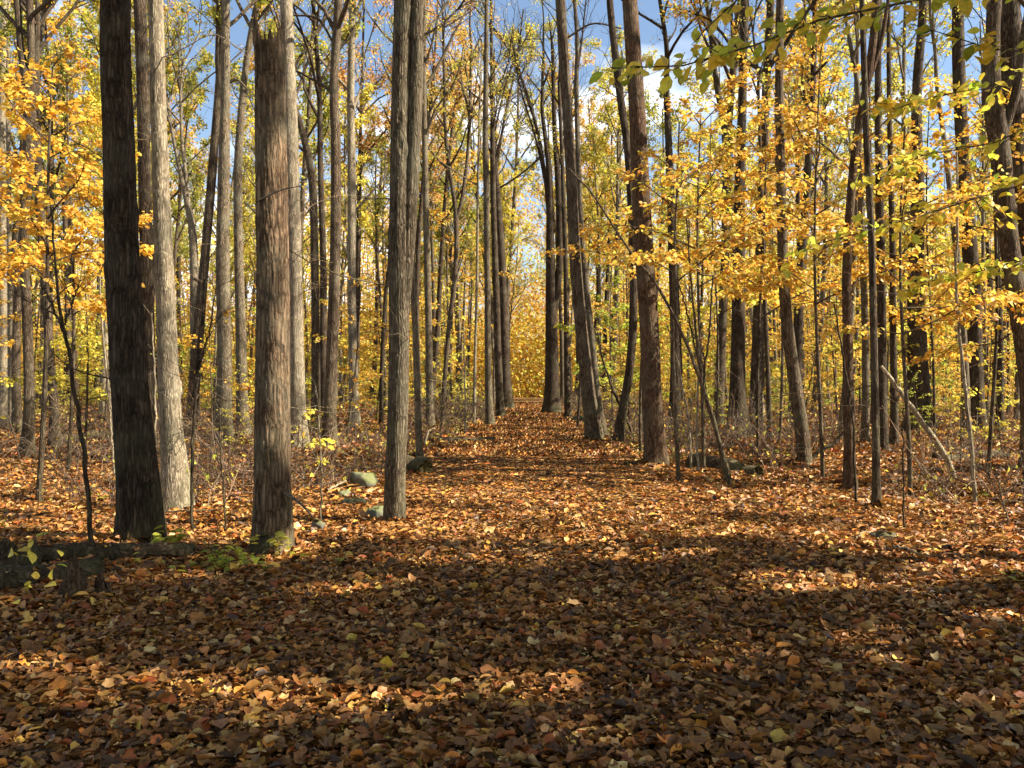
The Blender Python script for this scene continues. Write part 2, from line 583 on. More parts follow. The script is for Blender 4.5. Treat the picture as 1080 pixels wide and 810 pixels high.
def ground_material():
    m, nt, out = new_mat('leaf_litter_ground')
    tc = N(nt, 'ShaderNodeTexCoord')
    v1 = N(nt, 'ShaderNodeTexVoronoi', Scale=11.)
    v2 = N(nt, 'ShaderNodeTexVoronoi', Scale=17.)
    big = N(nt, 'ShaderNodeTexNoise', Scale=.7, Detail=5)
    for n in (v1, v2, big): nt.links.new(tc.outputs['Object'], n.inputs['Vector'])
    s1 = N(nt, 'ShaderNodeSeparateColor')
    nt.links.new(v1.outputs['Color'], s1.inputs[0])
    s2 = N(nt, 'ShaderNodeSeparateColor')
    nt.links.new(v2.outputs['Color'], s2.inputs[0])
    c1 = ramp(nt, s1.outputs[0], [(0, (.05, .027, .012)), (.2, (.15, .08, .03)), (.45, (.28, .16, .06)), (.65, (.40, .245, .095)), (.85, (.34, .17, .05)), (.96, (.52, .37, .17))], 'CONSTANT')
    c2 = ramp(nt, s2.outputs[1], [(0, (.09, .05, .02)), (.3, (.20, .11, .04)), (.6, (.35, .21, .08)), (.9, (.48, .32, .13))], 'CONSTANT')
    col = mixc(nt, ramp(nt, s2.outputs[0], [(.5, (0, 0, 0)), (.52, (1, 1, 1))]), c1, c2)
    col = mixc(nt, 1.0, col, (1.04, .92, .70), 'MULTIPLY')
    col = mixc(nt, 1.0, col, ramp(nt, big.outputs[0], [(.3, (.7, .68, .66)), (.65, (1.1, 1.1, 1.1))]), 'MULTIPLY')
    bs = N(nt, 'ShaderNodeBsdfPrincipled', Roughness=.8)
    bs.inputs['Specular IOR Level'].default_value = .2
    nt.links.new(col, bs.inputs['Base Color'])
    bp = N(nt, 'ShaderNodeBump', Strength=1., Distance=.05)
    nt.links.new(math_(nt, 'ADD', s1.outputs[1], math_(nt, 'MULTIPLY', v2.outputs['Distance'], 3.)), bp.inputs['Height'])
    nt.links.new(bp.outputs[0], bs.inputs['Normal'])
    nt.links.new(bs.outputs[0], out.inputs[0])
    return m


M['rock'] = rock_material()
M['ground'] = ground_material()

# ------------------------------------------------------------------ the ground
def build_ground():
    ys = np.concatenate([np.arange(-14, 60, .4), np.arange(60, 140, 2.), np.linspace(140, 600, 24)])
    xs = np.concatenate([-np.geomspace(30, 500, 26)[::-1], np.arange(-29.6, 29.7, .4), np.geomspace(30, 500, 26)])
    X, Y = np.meshgrid(xs, ys)
    Z = gz(X, Y)
    V = np.stack([X, Y, Z], -1).reshape(-1, 3)
    idx = np.arange(X.size).reshape(X.shape)
    Fq = np.stack([idx[:-1, :-1], idx[:-1, 1:], idx[1:, 1:], idx[1:, :-1]], -1).reshape(-1, 4)
    mb = MB()
    mb.add(V, Fq)
    o = mb.build('ground', M['ground'])
    tag(o, 'woodland floor with a broad straight path, buried under brown fallen leaves', 'ground', kind='structure')


build_ground()

LITTER = np.array([(.42, .24, .088), (.29, .15, .048), (.18, .085, .026), (.07, .038, .015), (.52, .37, .17), (.48, .225, .05), (.30, .10, .03), (.58, .41, .10), (.22, .135, .06), (.62, .49, .27)])
LW = np.array([18, 22, 17, 12, 6, 9, 7, 4, 10, 1.6])


def litter_cols(n):
    c = LITTER[rng.choice(len(LITTER), n, p=LW / LW.sum())]
    c = c * np.array([1.04, .91, .68])
    return np.clip(c * (1 + rng.normal(0, .18, (n, 1))) * (1 + rng.normal(0, .05, (n, 3))), .01, .8)


def scatter(y0, y1, dens, grow_x=.6, pad=3.0, ymax_side=None):
    area = 0
    hw1 = grow_x * y1 + pad
    n = int(dens * 2 * hw1 * (y1 - y0))
    y = rng.uniform(y0, y1, n)
    x = rng.uniform(-hw1, hw1, n)
    k = np.abs(x) < grow_x * y + pad
    return x[k], y[k]


MOUNDS, LOGS, ROCKS = [], [], []


# ------------------------------------------------------------------ hero trees, traced: (px, py, width px) from the base up
EL, AZ = math.radians(40), math.radians(98)
SUNV = np.array([math.cos(EL) * math.sin(AZ), math.cos(EL) * math.cos(AZ), math.sin(EL)])


def hero(name, label, pts, mat, H=20., d=None, stems=(), crown='mixed', leafn=1500, z0=None, spread=4.5, nl=11, sides=16, ridge=0.0, rings=60,
         flare=.5, group=None, lsize=.085, rough=.05, cat='tree', dead=(), up=(.5, 1.25), seed=None):
    seed = seed if seed is not None else int(abs(hash_(label)) % 100000)
    r = np.random.default_rng(seed)
    d = d or depth_of(pts[0][1])
    base = at(pts[0][0], pts[0][1], d)
    base[2] = float(gz(base[0], base[1])) - .06
    root = empty(name, base, label, cat, group)
    wood, leaves = MB(), MB()
    MOUNDS.append((base[0], base[1], pts[0][2] / 2 / F * d))

    def conv(pl):
        P = np.array([at(px, py, d) for px, py, w in pl]) - base
        R = np.array([w / 2 / F * d for px, py, w in pl])
        return P, R

    def extend(P, R, H):
        v = P[-1] - P[-2]
        v = v / np.linalg.norm(v)
        p, rad = P[-1].copy(), R[-1]
        n = 7
        step = max(0.3, (H - p[2]) / n)
        Q, S = [], []
        for i in range(n):
            v = unit(v * .8 + np.array([0, 0, .25]) + r.normal(0, .06, 3) * np.array([1, 1, 0]))
            p = p + v * step
            Q.append(p)
            S.append(max(.02, rad * (1 - (i + 1) / n * .85)))
        return np.vstack([P, Q]), np.concatenate([R, S])

    P, R = conv(pts)
    P[0, 2] = 0
    if H and H > P[-1, 2]: P, R = extend(P, R, H)
    tp, tr = bark_trunk(wood, P, R, rings, sides, seed, flare=flare, flare_h=max(.16, R[0] * 1.9), rough=rough, ridge=ridge)
    if base[0] > 1.0: leafn = int(leafn * .5); nl = max(6, int(nl * .75))
    allst = [(tp, tr)]
    for st in stems:
        P2, R2 = conv(st)
        if H: P2, R2 = extend(P2, R2, H * .93)
        allst.append(bark_trunk(wood, P2, R2, rings, max(10, sides * 2 // 3), seed + 3, flare=0, rough=rough, ridge=ridge * .7))
    if H:
        for (p_, r_) in allst:
            canopy_limbs(r, wood, leaves, p_, r_, z0 or H * .5, spread, nl if len(allst) == 1 else nl * 2 // 3, leafn // len(allst), crown, lsize, up=up)
    nd = 9 if d > 12 else 4
    zz = r.uniform(.8, min(9, .42 * d + 1.2), nd)
    st = np.column_stack([np.interp(zz, tp[:, 2], tp[:, i]) for i in range(3)])
    az = r.uniform(0, 6.3, nd)
    DP = grow(r, st, np.column_stack([np.cos(az), np.sin(az), r.uniform(-.25, .5, nd)]), r.uniform(.4, 1.9, nd), 7, .05, .3)
    tubes(wood, DP, (r.uniform(.005, .011, nd))[:, None] * np.linspace(1, .3, 7), 4, (1.3, 1.2, 1.1))
    t_, d_ = interp(DP, r.uniform(.3, 1, (nd, 6)))
    d_ = unit(d_ + r.normal(0, .6, d_.shape))
    DW = grow(r, t_.reshape(-1, 3), d_.reshape(-1, 3), r.uniform(.15, .7, nd * 6), 4, 0, .25)
    tubes(wood, DW, np.full((len(DW), 4), .0035) * np.linspace(1, .4, 4), 3, (1.3, 1.2, 1.1))
    wood.build('trunk', mat, root)
    if leaves.n: leaves.build('crown', M['leaf'], root)
    for br in dead:
        b = MB()
        P3, R3 = conv(br)
        P3 = P3 + 0
        S = spline(np.column_stack([P3, R3]), 14)
        tubes(b, S[None, :, :3], S[None, :, 3], 6)
        # side twigs on the branch
        blen = np.linalg.norm(P3[-1] - P3[0])
        nt_ = 9 if blen < 3 else 26
        tt = r.uniform(.25, .98, (1, nt_))
        tpnt, td = interp(S[None, :, :3], tt)
        td = unit(td[0] + r.normal(0, .7, (nt_, 3)))
        ln = blen * r.uniform(.12, .35, nt_)
        W = grow(r, tpnt[0], td, ln, 5, .05, .2)
        tubes(b, W, np.full((nt_, 5), max(.003, R3[-1] * .6)) * np.linspace(1, .3, 5), 3)
        if blen > 3:
            t2, d2 = interp(W, r.uniform(.2, 1, (nt_, 6)))
            d2 = unit(d2 + r.normal(0, .6, d2.shape))
            W2 = grow(r, t2.reshape(-1, 3), d2.reshape(-1, 3), np.repeat(ln, 6) * r.uniform(.2, .6, nt_ * 6), 4, .05, .2)
            tubes(b, W2, np.full((len(W2), 4), .008) * np.linspace(1, .4, 4), 3)
        b.build('branch', mat, root)
    return root


def hash_(s):
    h = 7
    for c in s: h = (h * 131 + ord(c)) % 1000003
    return h


B = M
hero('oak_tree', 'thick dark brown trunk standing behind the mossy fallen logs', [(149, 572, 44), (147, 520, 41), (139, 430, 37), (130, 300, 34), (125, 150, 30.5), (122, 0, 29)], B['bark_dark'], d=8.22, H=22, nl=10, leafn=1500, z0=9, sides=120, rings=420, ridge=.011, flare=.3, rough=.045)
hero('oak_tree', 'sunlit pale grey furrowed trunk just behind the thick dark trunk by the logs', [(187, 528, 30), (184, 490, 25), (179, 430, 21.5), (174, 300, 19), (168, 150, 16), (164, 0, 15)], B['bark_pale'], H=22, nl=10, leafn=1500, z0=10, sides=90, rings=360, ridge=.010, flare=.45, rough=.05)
hero('tree', 'shaded grey trunk squeezed between the thick dark trunk and the pale furrowed one', [(158, 482, 15), (157, 400, 14), (153, 200, 13), (147, 0, 12.5)], B['bark_dark'], H=22, z0=10, sides=24, rings=100)  # dark bark here stands in for the shade on this grey trunk
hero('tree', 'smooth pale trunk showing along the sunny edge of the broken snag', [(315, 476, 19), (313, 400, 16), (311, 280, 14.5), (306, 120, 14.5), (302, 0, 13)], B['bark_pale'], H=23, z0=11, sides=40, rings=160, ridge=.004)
hero('tree', 'dark slightly wavy trunk one place nearer the path than the snag', [(347, 474, 15), (348, 430, 13), (351, 350, 12), (354, 250, 11), (354, 150, 10.5), (352, 90, 9), (357, 0, 9)], B['bark_brown'], H=20, z0=9, sides=26, rings=140,
     dead=[[(351, 97, 4), (330, 84, 3), (310, 73, 2)], [(354, 50, 3), (335, 20, 2.5), (308, 16, 2)]])
hero('oak_tree', 'twin stemmed tree with furrowed bark at the near edge of the path beside mossy boulders', [(416, 553, 22), (417, 500, 21), (420, 430, 21), (421, 350, 21), (421, 270, 21), (422, 140, 20), (426, 0, 20)], B['bark_grey'], H=21,
     stems=[[(424, 330, 15), (431, 250, 15), (437, 140, 14.5), (440, 60, 13), (441, 0, 12)]], sides=84, rings=360, ridge=.007, flare=.26, z0=10, leafn=1700, rough=.04)
hero('tree', 'slim grey trunk rising from the dark stone beside the path', [(443, 489, 8), (441, 440, 7), (438, 350, 6.5), (435, 280, 6), (437, 150, 5), (440, 30, 4)], B['bark_grey'], H=13, z0=8, spread=2.5, leafn=500, nl=8, sides=16, rings=80)
hero('tree', 'straight trunk half lit by sun beyond the twin stemmed tree', [(454, 449, 9), (453, 400, 8), (451, 300, 7), (449, 200, 6.5), (447, 100, 6), (447, 0, 5)], B['bark_grey'], H=19, z0=10)
hero('tree', 'forked slim tree opening into a narrow Y above orange leaves', [(466, 444, 6), (469, 400, 5), (474, 340, 5), (480, 290, 5), (481, 228, 5), (475, 185, 4), (470, 140, 3.5), (468, 60, 3)], B['bark_brown'], H=20, z0=10, stems=[[(481, 232, 4), (488, 205, 4), (494, 150, 3.5), (497, 60, 3)]], crown='gold')
hero('tree', 'tall pale poled trunk in the clump at the far verge of the path', [(517, 449, 9), (515, 400, 7.5), (514, 300, 6.5), (513, 200, 6.5), (512, 140, 6), (513, 0, 4)], B['bark_grey'], H=23, z0=14, spread=3.5)
hero('tree', 'dark trunk in the clump where the path narrows, tilted toward the pole beside it', [(528, 440, 9), (526, 400, 8), (523, 300, 7), (520, 200, 6), (519, 100, 4), (518, 0, 3)], B['bark_dark'], H=22, z0=13, spread=3.5)
hero('tree', 'stout dark trunk closing the verge clump at the far bend of the shadows', [(534, 431, 13), (533, 400, 11), (531, 320, 9), (527, 240, 8), (522, 170, 6), (519, 90, 5)], B['bark_dark'], H=22, z0=13, spread=3.5, leafn=2200,
     dead=[[(523, 180, 3.4), (533, 120, 3), (545, 65, 2.4), (552, 10, 1.6)], [(524, 200, 2.6), (546, 186, 2), (578, 160, 1.3)], [(521, 140, 2.4), (538, 75, 2), (560, 30, 1.3)]])
hero('oak_tree', 'big far trunk with flared roots where the path dips out of sight', [(582, 436, 17), (582, 420, 14.5), (582, 380, 14), (581, 300, 11), (580, 240, 8), (579, 180, 6), (572, 120, 4)], B['bark_dark'], H=22, z0=15, spread=3, stems=[[(584, 330, 8), (590, 280, 7.5), (589, 200, 6.5), (585, 140, 5), (583, 60, 4)]], flare=.5, leafn=1500,
     dead=[[(580, 245, 4.5), (572, 165, 4), (556, 100, 3.4), (532, 45, 2.6), (498, 5, 1.8)], [(586, 190, 3.5), (601, 120, 3), (612, 55, 2.4), (618, 0, 1.6)], [(579, 215, 3), (566, 150, 2.4), (548, 90, 1.8), (540, 40, 1.2)]])
hero('tree', 'slender dark trunk with small rocks at its foot near the far flared trunk', [(599, 441, 7), (598, 400, 6.5), (597, 300, 5.5), (594, 200, 4.5), (590, 100, 3.5)], B['bark_dark'], H=19, z0=11, spread=3)
hero('oak_tree', 'tall trunk leaning over the path with a sunlit edge, partner of a thinner trunk', [(627, 466, 17), (624, 440, 15.5), (619, 400, 14), (608, 290, 12.5), (602, 180, 11.5), (597, 100, 11), (591, 0, 10.5)], B['bark_brown'], H=23, z0=14, sides=30, rings=160, ridge=.004, flare=.3,
     dead=[[(598, 40, 2.5), (625, 25, 2), (655, 30, 1.3)]])
hero('tree', 'thinner trunk tucked directly behind the tall leaning path side trunk', [(636, 463, 11), (630, 420, 8.5), (625, 370, 8), (618, 300, 7), (612, 220, 6), (608, 100, 5)], B['bark_grey'], H=19, z0=12, d=24.5)
hero('tree', 'bowed dark trunk that starts slanting and passes behind the red brown trunk', [(651, 467, 11), (657, 430, 9.5), (664, 390, 9), (668, 330, 8.5), (667, 250, 8), (662, 160, 8), (654, 100, 8), (648, 50, 7.5), (643, 0, 7)], B['bark_dark'], H=20, z0=12, sides=22, rings=120)
hero('oak_tree', 'red brown trunk at the sunny verge of the path with dappled bark', [(692, 492, 24), (691, 470, 22), (688, 430, 21), (685, 350, 20), (681, 290, 19.5), (676, 200, 18.5), (671, 100, 17), (664, 0, 15.5)], B['bark_red'], H=22, z0=12, sides=60, rings=260, ridge=.005, flare=.28, rough=.03)
hero('oak_tree', 'broad dark trunk with spreading root flare behind the thicket of thin stems', [(778, 462, 22), (778, 430, 17), (778, 400, 15.5), (779, 330, 14.5), (780, 200, 11), (783, 100, 9), (785, 0, 8)], B['bark_dark'], H=21, z0=11, flare=.6, sides=24, rings=120)
hero('tree', 'forked tree whose two dark limbs part high above the golden sprays', [(757, 447, 11), (760, 380, 10), (765, 260, 9), (766, 150, 9), (756, 90, 6), (750, 40, 5), (745, 0, 4)], B['bark_brown'], H=19, z0=12, stems=[[(766, 160, 8), (772, 90, 7), (775, 40, 7), (781, 0, 6)]])
hero('tree', 'leaning trunk with a pale sunlit flank near the middle of the thicket', [(849, 488, 15), (845, 450, 14), (838, 400, 13), (830, 340, 12), (826, 280, 11), (824, 200, 9.5), (822, 100, 8.5), (823, 0, 8)], B['bark_brown'], H=19, z0=10, sides=34, rings=160, ridge=.004, flare=.3)
hero('tree', 'pencil thin straight trunk between the broad root flared trunk and the pale flanked one', [(812, 465, 6), (810, 400, 5), (806, 300, 4.5), (803, 200, 4), (800, 100, 3)], B['bark_dark'], H=14, z0=8, spread=2.5, nl=7, leafn=500)
hero('tree', 'dark reddish trunk that zigzags up into the yellow leaves', [(896, 509, 14), (896, 470, 12), (895, 430, 11.5), (894, 350, 10.5), (893, 290, 9.5), (897, 210, 9), (903, 150, 8), (914, 90, 8), (921, 40, 8), (924, 0, 8)], B['bark_red'], H=14, z0=6.5, sides=26, rings=140, crown='gold',
     stems=[[(918, 80, 5), (929, 45, 4.5), (937, 0, 4)]], spread=3.2)
hero('tree', 'slim brown trunk in front of the slanting dead pole', [(924, 536, 10), (924, 500, 8.5), (923, 430, 8), (921, 330, 7.5), (919, 250, 7), (914, 150, 6.5), (911, 60, 6)], B['bark_brown'], H=11, z0=6, sides=22, rings=120, spread=2.4, crown='gold', nl=8, leafn=700)
hero('oak_tree', 'massive dark trunk seen past the upper end of the slanting dead pole', [(970, 456, 26), (970, 430, 22), (968, 380, 20), (966, 300, 17), (968, 200, 13), (967, 100, 10), (974, 0, 8.5)], B['bark_dark'], H=22, z0=12, sides=26, rings=120)
hero('oak_tree', 'thick dark trunk behind the pale crooked sapling', [(1030, 457, 18), (1029, 400, 15), (1026, 300, 15), (1019, 220, 15), (1014, 140, 13), (1011, 60, 12.5), (1010, 0, 11)], B['bark_dark'], H=22, z0=12, sides=26, rings=120)
hero('tree', 'narrow trunk with a light streak leaning against the thick one behind the crooked sapling', [(1019, 455, 9), (1018, 400, 8), (1013, 310, 7), (1005, 230, 6), (996, 150, 5), (988, 90, 4)], B['bark_grey'], H=17, z0=9, d=26)
hero('tree', 'smooth barked bulging trunk curving in at the edge of the frame', [(1098, 505, 26), (1086, 400, 21), (1072, 310, 19), (1062, 235, 19), (1055, 160, 20), (1046, 95, 19), (1047, 40, 14), (1049, 0, 14)], B['bark_brown'], H=13, z0=7.5, sides=40, rings=160, rough=.03, crown='beech', leafn=900, spread=3.4,
     stems=[[(1056, 150, 9), (1072, 95, 9), (1080, 40, 8.5), (1087, 0, 8)]])
hero('oak_tree', 'broad dark trunk standing behind the smooth bulging one', [(1101, 494, 36), (1090, 380, 29), (1081, 290, 28), (1072, 180, 26), (1066, 100, 24), (1064, 0, 21)], B['bark_dark'], H=21, z0=11, sides=44, rings=160, ridge=.006)
hero('tree', 'forked trunk by the orange sprays whose two stems part below the sky gap', [(28, 479, 14), (31, 430, 11), (29, 350, 10), (26, 280, 9), (26, 220, 10), (31, 150, 13), (30, 100, 12), (22, 50, 7), (18, 0, 7)], B['bark_brown'], H=18, z0=9, stems=[[(31, 110, 9), (33, 60, 7.5), (31, 0, 7)]], sides=24, rings=140,
     dead=[[(36, 112, 2.5), (41, 105, 2), (46, 100, 1.5)]])
hero('tree', 'crooked trunk bending behind the forked one by the orange sprays', [(58, 466, 12), (57, 430, 10), (53, 380, 9), (48, 310, 8), (44, 250, 8), (40, 180, 8), (38, 100, 7), (40, 0, 5)], B['bark_brown'], H=18, z0=9)
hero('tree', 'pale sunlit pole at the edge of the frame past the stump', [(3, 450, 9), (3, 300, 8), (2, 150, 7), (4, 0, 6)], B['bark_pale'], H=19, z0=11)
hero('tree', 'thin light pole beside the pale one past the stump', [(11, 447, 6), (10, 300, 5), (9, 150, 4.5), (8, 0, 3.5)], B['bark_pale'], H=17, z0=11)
hero('tree', 'upright trunk dark on one side and pale on the other behind the small orange spray', [(236, 470, 20), (236, 430, 16.5), (237, 380, 15), (235, 280, 14), (236, 180, 12), (238, 100, 9.5), (238, 0, 8.5)], B['bark_grey'], H=22, z0=11, sides=26, rings=120, dead=[[(262, 95, 2), (250, 84, 3), (240, 88, 3)]])
hero('tree', 'greyish trunk close beside the snag with a side limb at head height', [(257, 458, 14), (255, 420, 12), (254, 350, 11), (252, 280, 9.5), (251, 180, 9), (256, 100, 7), (264, 40, 6.5), (272, 0, 6)], B['bark_grey'], H=20, z0=10)
hero('tree', 'forked tree with two bare sunlit prongs behind the pale furrowed trunk', [(206, 452, 10), (205, 380, 9), (204, 260, 8.5), (198, 215, 7), (189, 175, 4.5), (182, 140, 4), (172, 80, 3)], B['bark_pale'], H=15, z0=10, stems=[[(200, 225, 5), (196, 185, 4), (192, 150, 3.5), (190, 90, 2.5)]], leafn=600)
hero('tree', 'dim trunk with a heavy leaning limb just past the snag', [(333, 458, 10), (333, 380, 9), (332, 280, 8.5), (329, 190, 8), (319, 140, 7), (310, 108, 6), (303, 60, 4)], B['bark_brown'], H=16, z0=10)
hero('tree', 'dark thin trunk doubling the dim one past the snag', [(342, 455, 9), (341, 380, 8), (341, 280, 7), (338, 180, 6), (337, 100, 5.5), (333, 40, 4.5), (330, 0, 4)], B['bark_dark'], H=18, z0=10)
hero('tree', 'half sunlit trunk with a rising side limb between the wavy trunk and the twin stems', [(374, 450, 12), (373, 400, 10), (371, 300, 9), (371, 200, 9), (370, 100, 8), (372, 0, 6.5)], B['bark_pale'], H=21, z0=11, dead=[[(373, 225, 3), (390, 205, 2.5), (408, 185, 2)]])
hero('tree', 'thin dark stem just before the twin stemmed tree seen against orange foliage', [(402, 448, 5), (403, 380, 4.5), (407, 310, 4), (411, 270, 4), (415, 150, 3)], B['bark_dark'], H=15, z0=9, spread=2.5, nl=7, leafn=500)
hero('tree', 'spindly pale pole between the forked Y tree and the verge clump', [(500, 447, 4), (501, 380, 3.2), (503, 300, 3), (504, 200, 2.5), (506, 100, 2)], B['bark_pale'], H=14, z0=9, spread=2.2, nl=7, leafn=500)
hero('tree', 'dark trunk seen between the slim brown trunk and the massive dark one', [(943, 470, 9), (943, 430, 8), (942, 350, 7), (941, 250, 6), (938, 120, 5), (937, 0, 4)], B['bark_dark'], H=18, z0=10)
hero('tree', 'dim trunk right behind the slim brown one by the dead pole', [(931, 478, 12), (930, 420, 10), (930, 330, 9), (928, 220, 8), (926, 120, 7), (927, 0, 6)], B['bark_dark'], H=18, z0=10)
hero('tree', 'grey trunk with a bright edge framed by the two reddish trunks', [(912, 470, 9), (913, 420, 8), (912, 330, 7), (908, 220, 6), (905, 100, 5)], B['bark_grey'], H=16, z0=9)
hero('tree', 'short dark trunk between the crooked sapling and the frame edge', [(1054, 455, 8), (1055, 380, 7), (1053, 300, 6), (1050, 200, 5)], B['bark_dark'], H=14, z0=8)
hero('tree', 'double dark trunk partner behind the red brown trunk of the verge', [(711, 452, 14), (713, 400, 13), (712, 330, 11), (708, 220, 9), (704, 120, 7)], B['bark_dark'], H=18, z0=11)


# ------------------------------------------------------------------ the broken snag
def snag():
    d = depth_of(581)
    base = at(288, 581, d)
    base[2] = float(gz(base[0], base[1])) - .06
    MOUNDS.append((base[0], base[1], .2))
    root = empty('snag', base, 'dead broken off trunk with a splintered top and a hollow at its foot', 'dead tree')
    pts = [(288, 581, 40), (288, 520, 37), (288, 400, 35), (288, 290, 33), (285, 150, 32), (284, 70, 31), (283, 40, 30)]
    P = np.array([at(px, py, d) for px, py, w in pts]) - base
    P[0, 2] = 0
    R = np.array([w / 2 / F * d for _, _, w in pts])

    def jag(th):
        r = np.random.default_rng(4)
        j = .10 * np.cos(th * 2 + .4) + .12 * np.exp(-((th - 1.6) / .25) ** 2) + .12 * np.exp(-((th - 5.9) / .5) ** 2) + .10 * np.exp(-((th - 4.4) / .2) ** 2)
        return j + .05 * np.abs(np.sin(th * 9)) + r.normal(0, .025, len(th))
    mb = MB()
    bark_trunk(mb, P, R, 220, 110, 77, flare=.3, flare_h=.3, rough=.085, ridge=.010, cap=True, jag=jag)
    mb.build('trunk', M['bark_snag'], root)
    # torn hollow stub at the foot, knob holes
    st = MB()
    a = at(277, 560, d - .16) - base
    bark_trunk(st, np.array([[a[0], a[1] - .06, 0], [a[0] + .02, a[1] - .03, .15], [a[0] + .05, a[1] + .05, .27]]), np.array([.10, .08, .035]), 16, 24, 5, flare=.3, rough=.12, cap=True)
    st.build('root_burl', M['bark_dark'], root)
    for (x0, y0, x1, y1, w) in ((272, 212, 318, 196, 1.2), (300, 520, 330, 545, 2)):
        b = MB()
        q = np.array([at(x0, y0, d - .15), at((x0 + x1) / 2, (y0 + y1) / 2 - 3, d - .25), at(x1, y1, d - .35)]) - base
        tubes(b, spline(q, 8)[None], np.linspace(w, w * .4, 8)[None] * d / F, 5)
        b.build('branch', M['twig'], root)


snag()


# ------------------------------------------------------------------ saplings: thin bare stems
def stem_tree(name, label, stems, mat, d=None, group=None, twigs=10, cat='sapling', pal=None, leafn=0, tl=.5, up=.35):
    d = d or depth_of(stems[0][0][1])
    base = at(stems[0][0][0], stems[0][0][1], d)
    base[2] = float(gz(base[0], base[1])) - .04
    root = empty(name, base, label, cat, group)
    r = np.random.default_rng(hash_(label))
    lv = MB()
    for i, st in enumerate(stems):
        P = np.array([at(px, py, d) for px, py, w in st]) - base
        if i == 0: P[0, 2] = 0
        R = np.array([w / 2 / F * d for _, _, w in st])
        S = spline(np.column_stack([P, R]), 26)
        S[1:-1, :3] += r.normal(0, .006, (24, 3))
        mb = MB()
        tubes(mb, S[None, :, :3], np.maximum(S[None, :, 3], .003), 8)
        if twigs:
            tt = r.uniform(.3, .98, (1, twigs))
            tpnt, td = interp(S[None, :, :3], tt)
            td = unit(td[0] * .7 + r.normal(0, .7, (twigs, 3)) + np.array([0, 0, up]))
            W = grow(r, tpnt[0], td, tl * r.uniform(.4, 1.2, twigs), 5, .1, .2)
            tubes(mb, W, np.full((twigs, 5), .004) * np.linspace(1.1, .35, 5), 3)
            t2, d2 = interp(W, r.uniform(.3, 1, (twigs, 3)))
            d2 = unit(d2 + r.normal(0, .6, d2.shape))
            W2 = grow(r, t2.reshape(-1, 3), d2.reshape(-1, 3), tl * .35 * r.uniform(.4, 1.2, twigs * 3), 4, .05, .2)
            tubes(mb, W2, np.full((len(W2), 4), .0025) * np.linspace(1, .4, 4), 3)
            if leafn:
                k = r.integers(0, len(W2), leafn)
                lp, ld = interp(W2[k], r.uniform(.2, 1, (leafn, 1)))
                put_leaves(lv, OVALS, lp[:, 0], ld[:, 0] + r.normal(0, .5, (leafn, 3)), np.array([0, 0, 1.]) + r.normal(0, .5, (leafn, 3)), .085 * r.uniform(.6, 1.2, leafn), pick(pal, leafn, r))
        mb.build('stem', mat, root)
    if lv.n: lv.build('crown', M['leaf'], root)
    return root


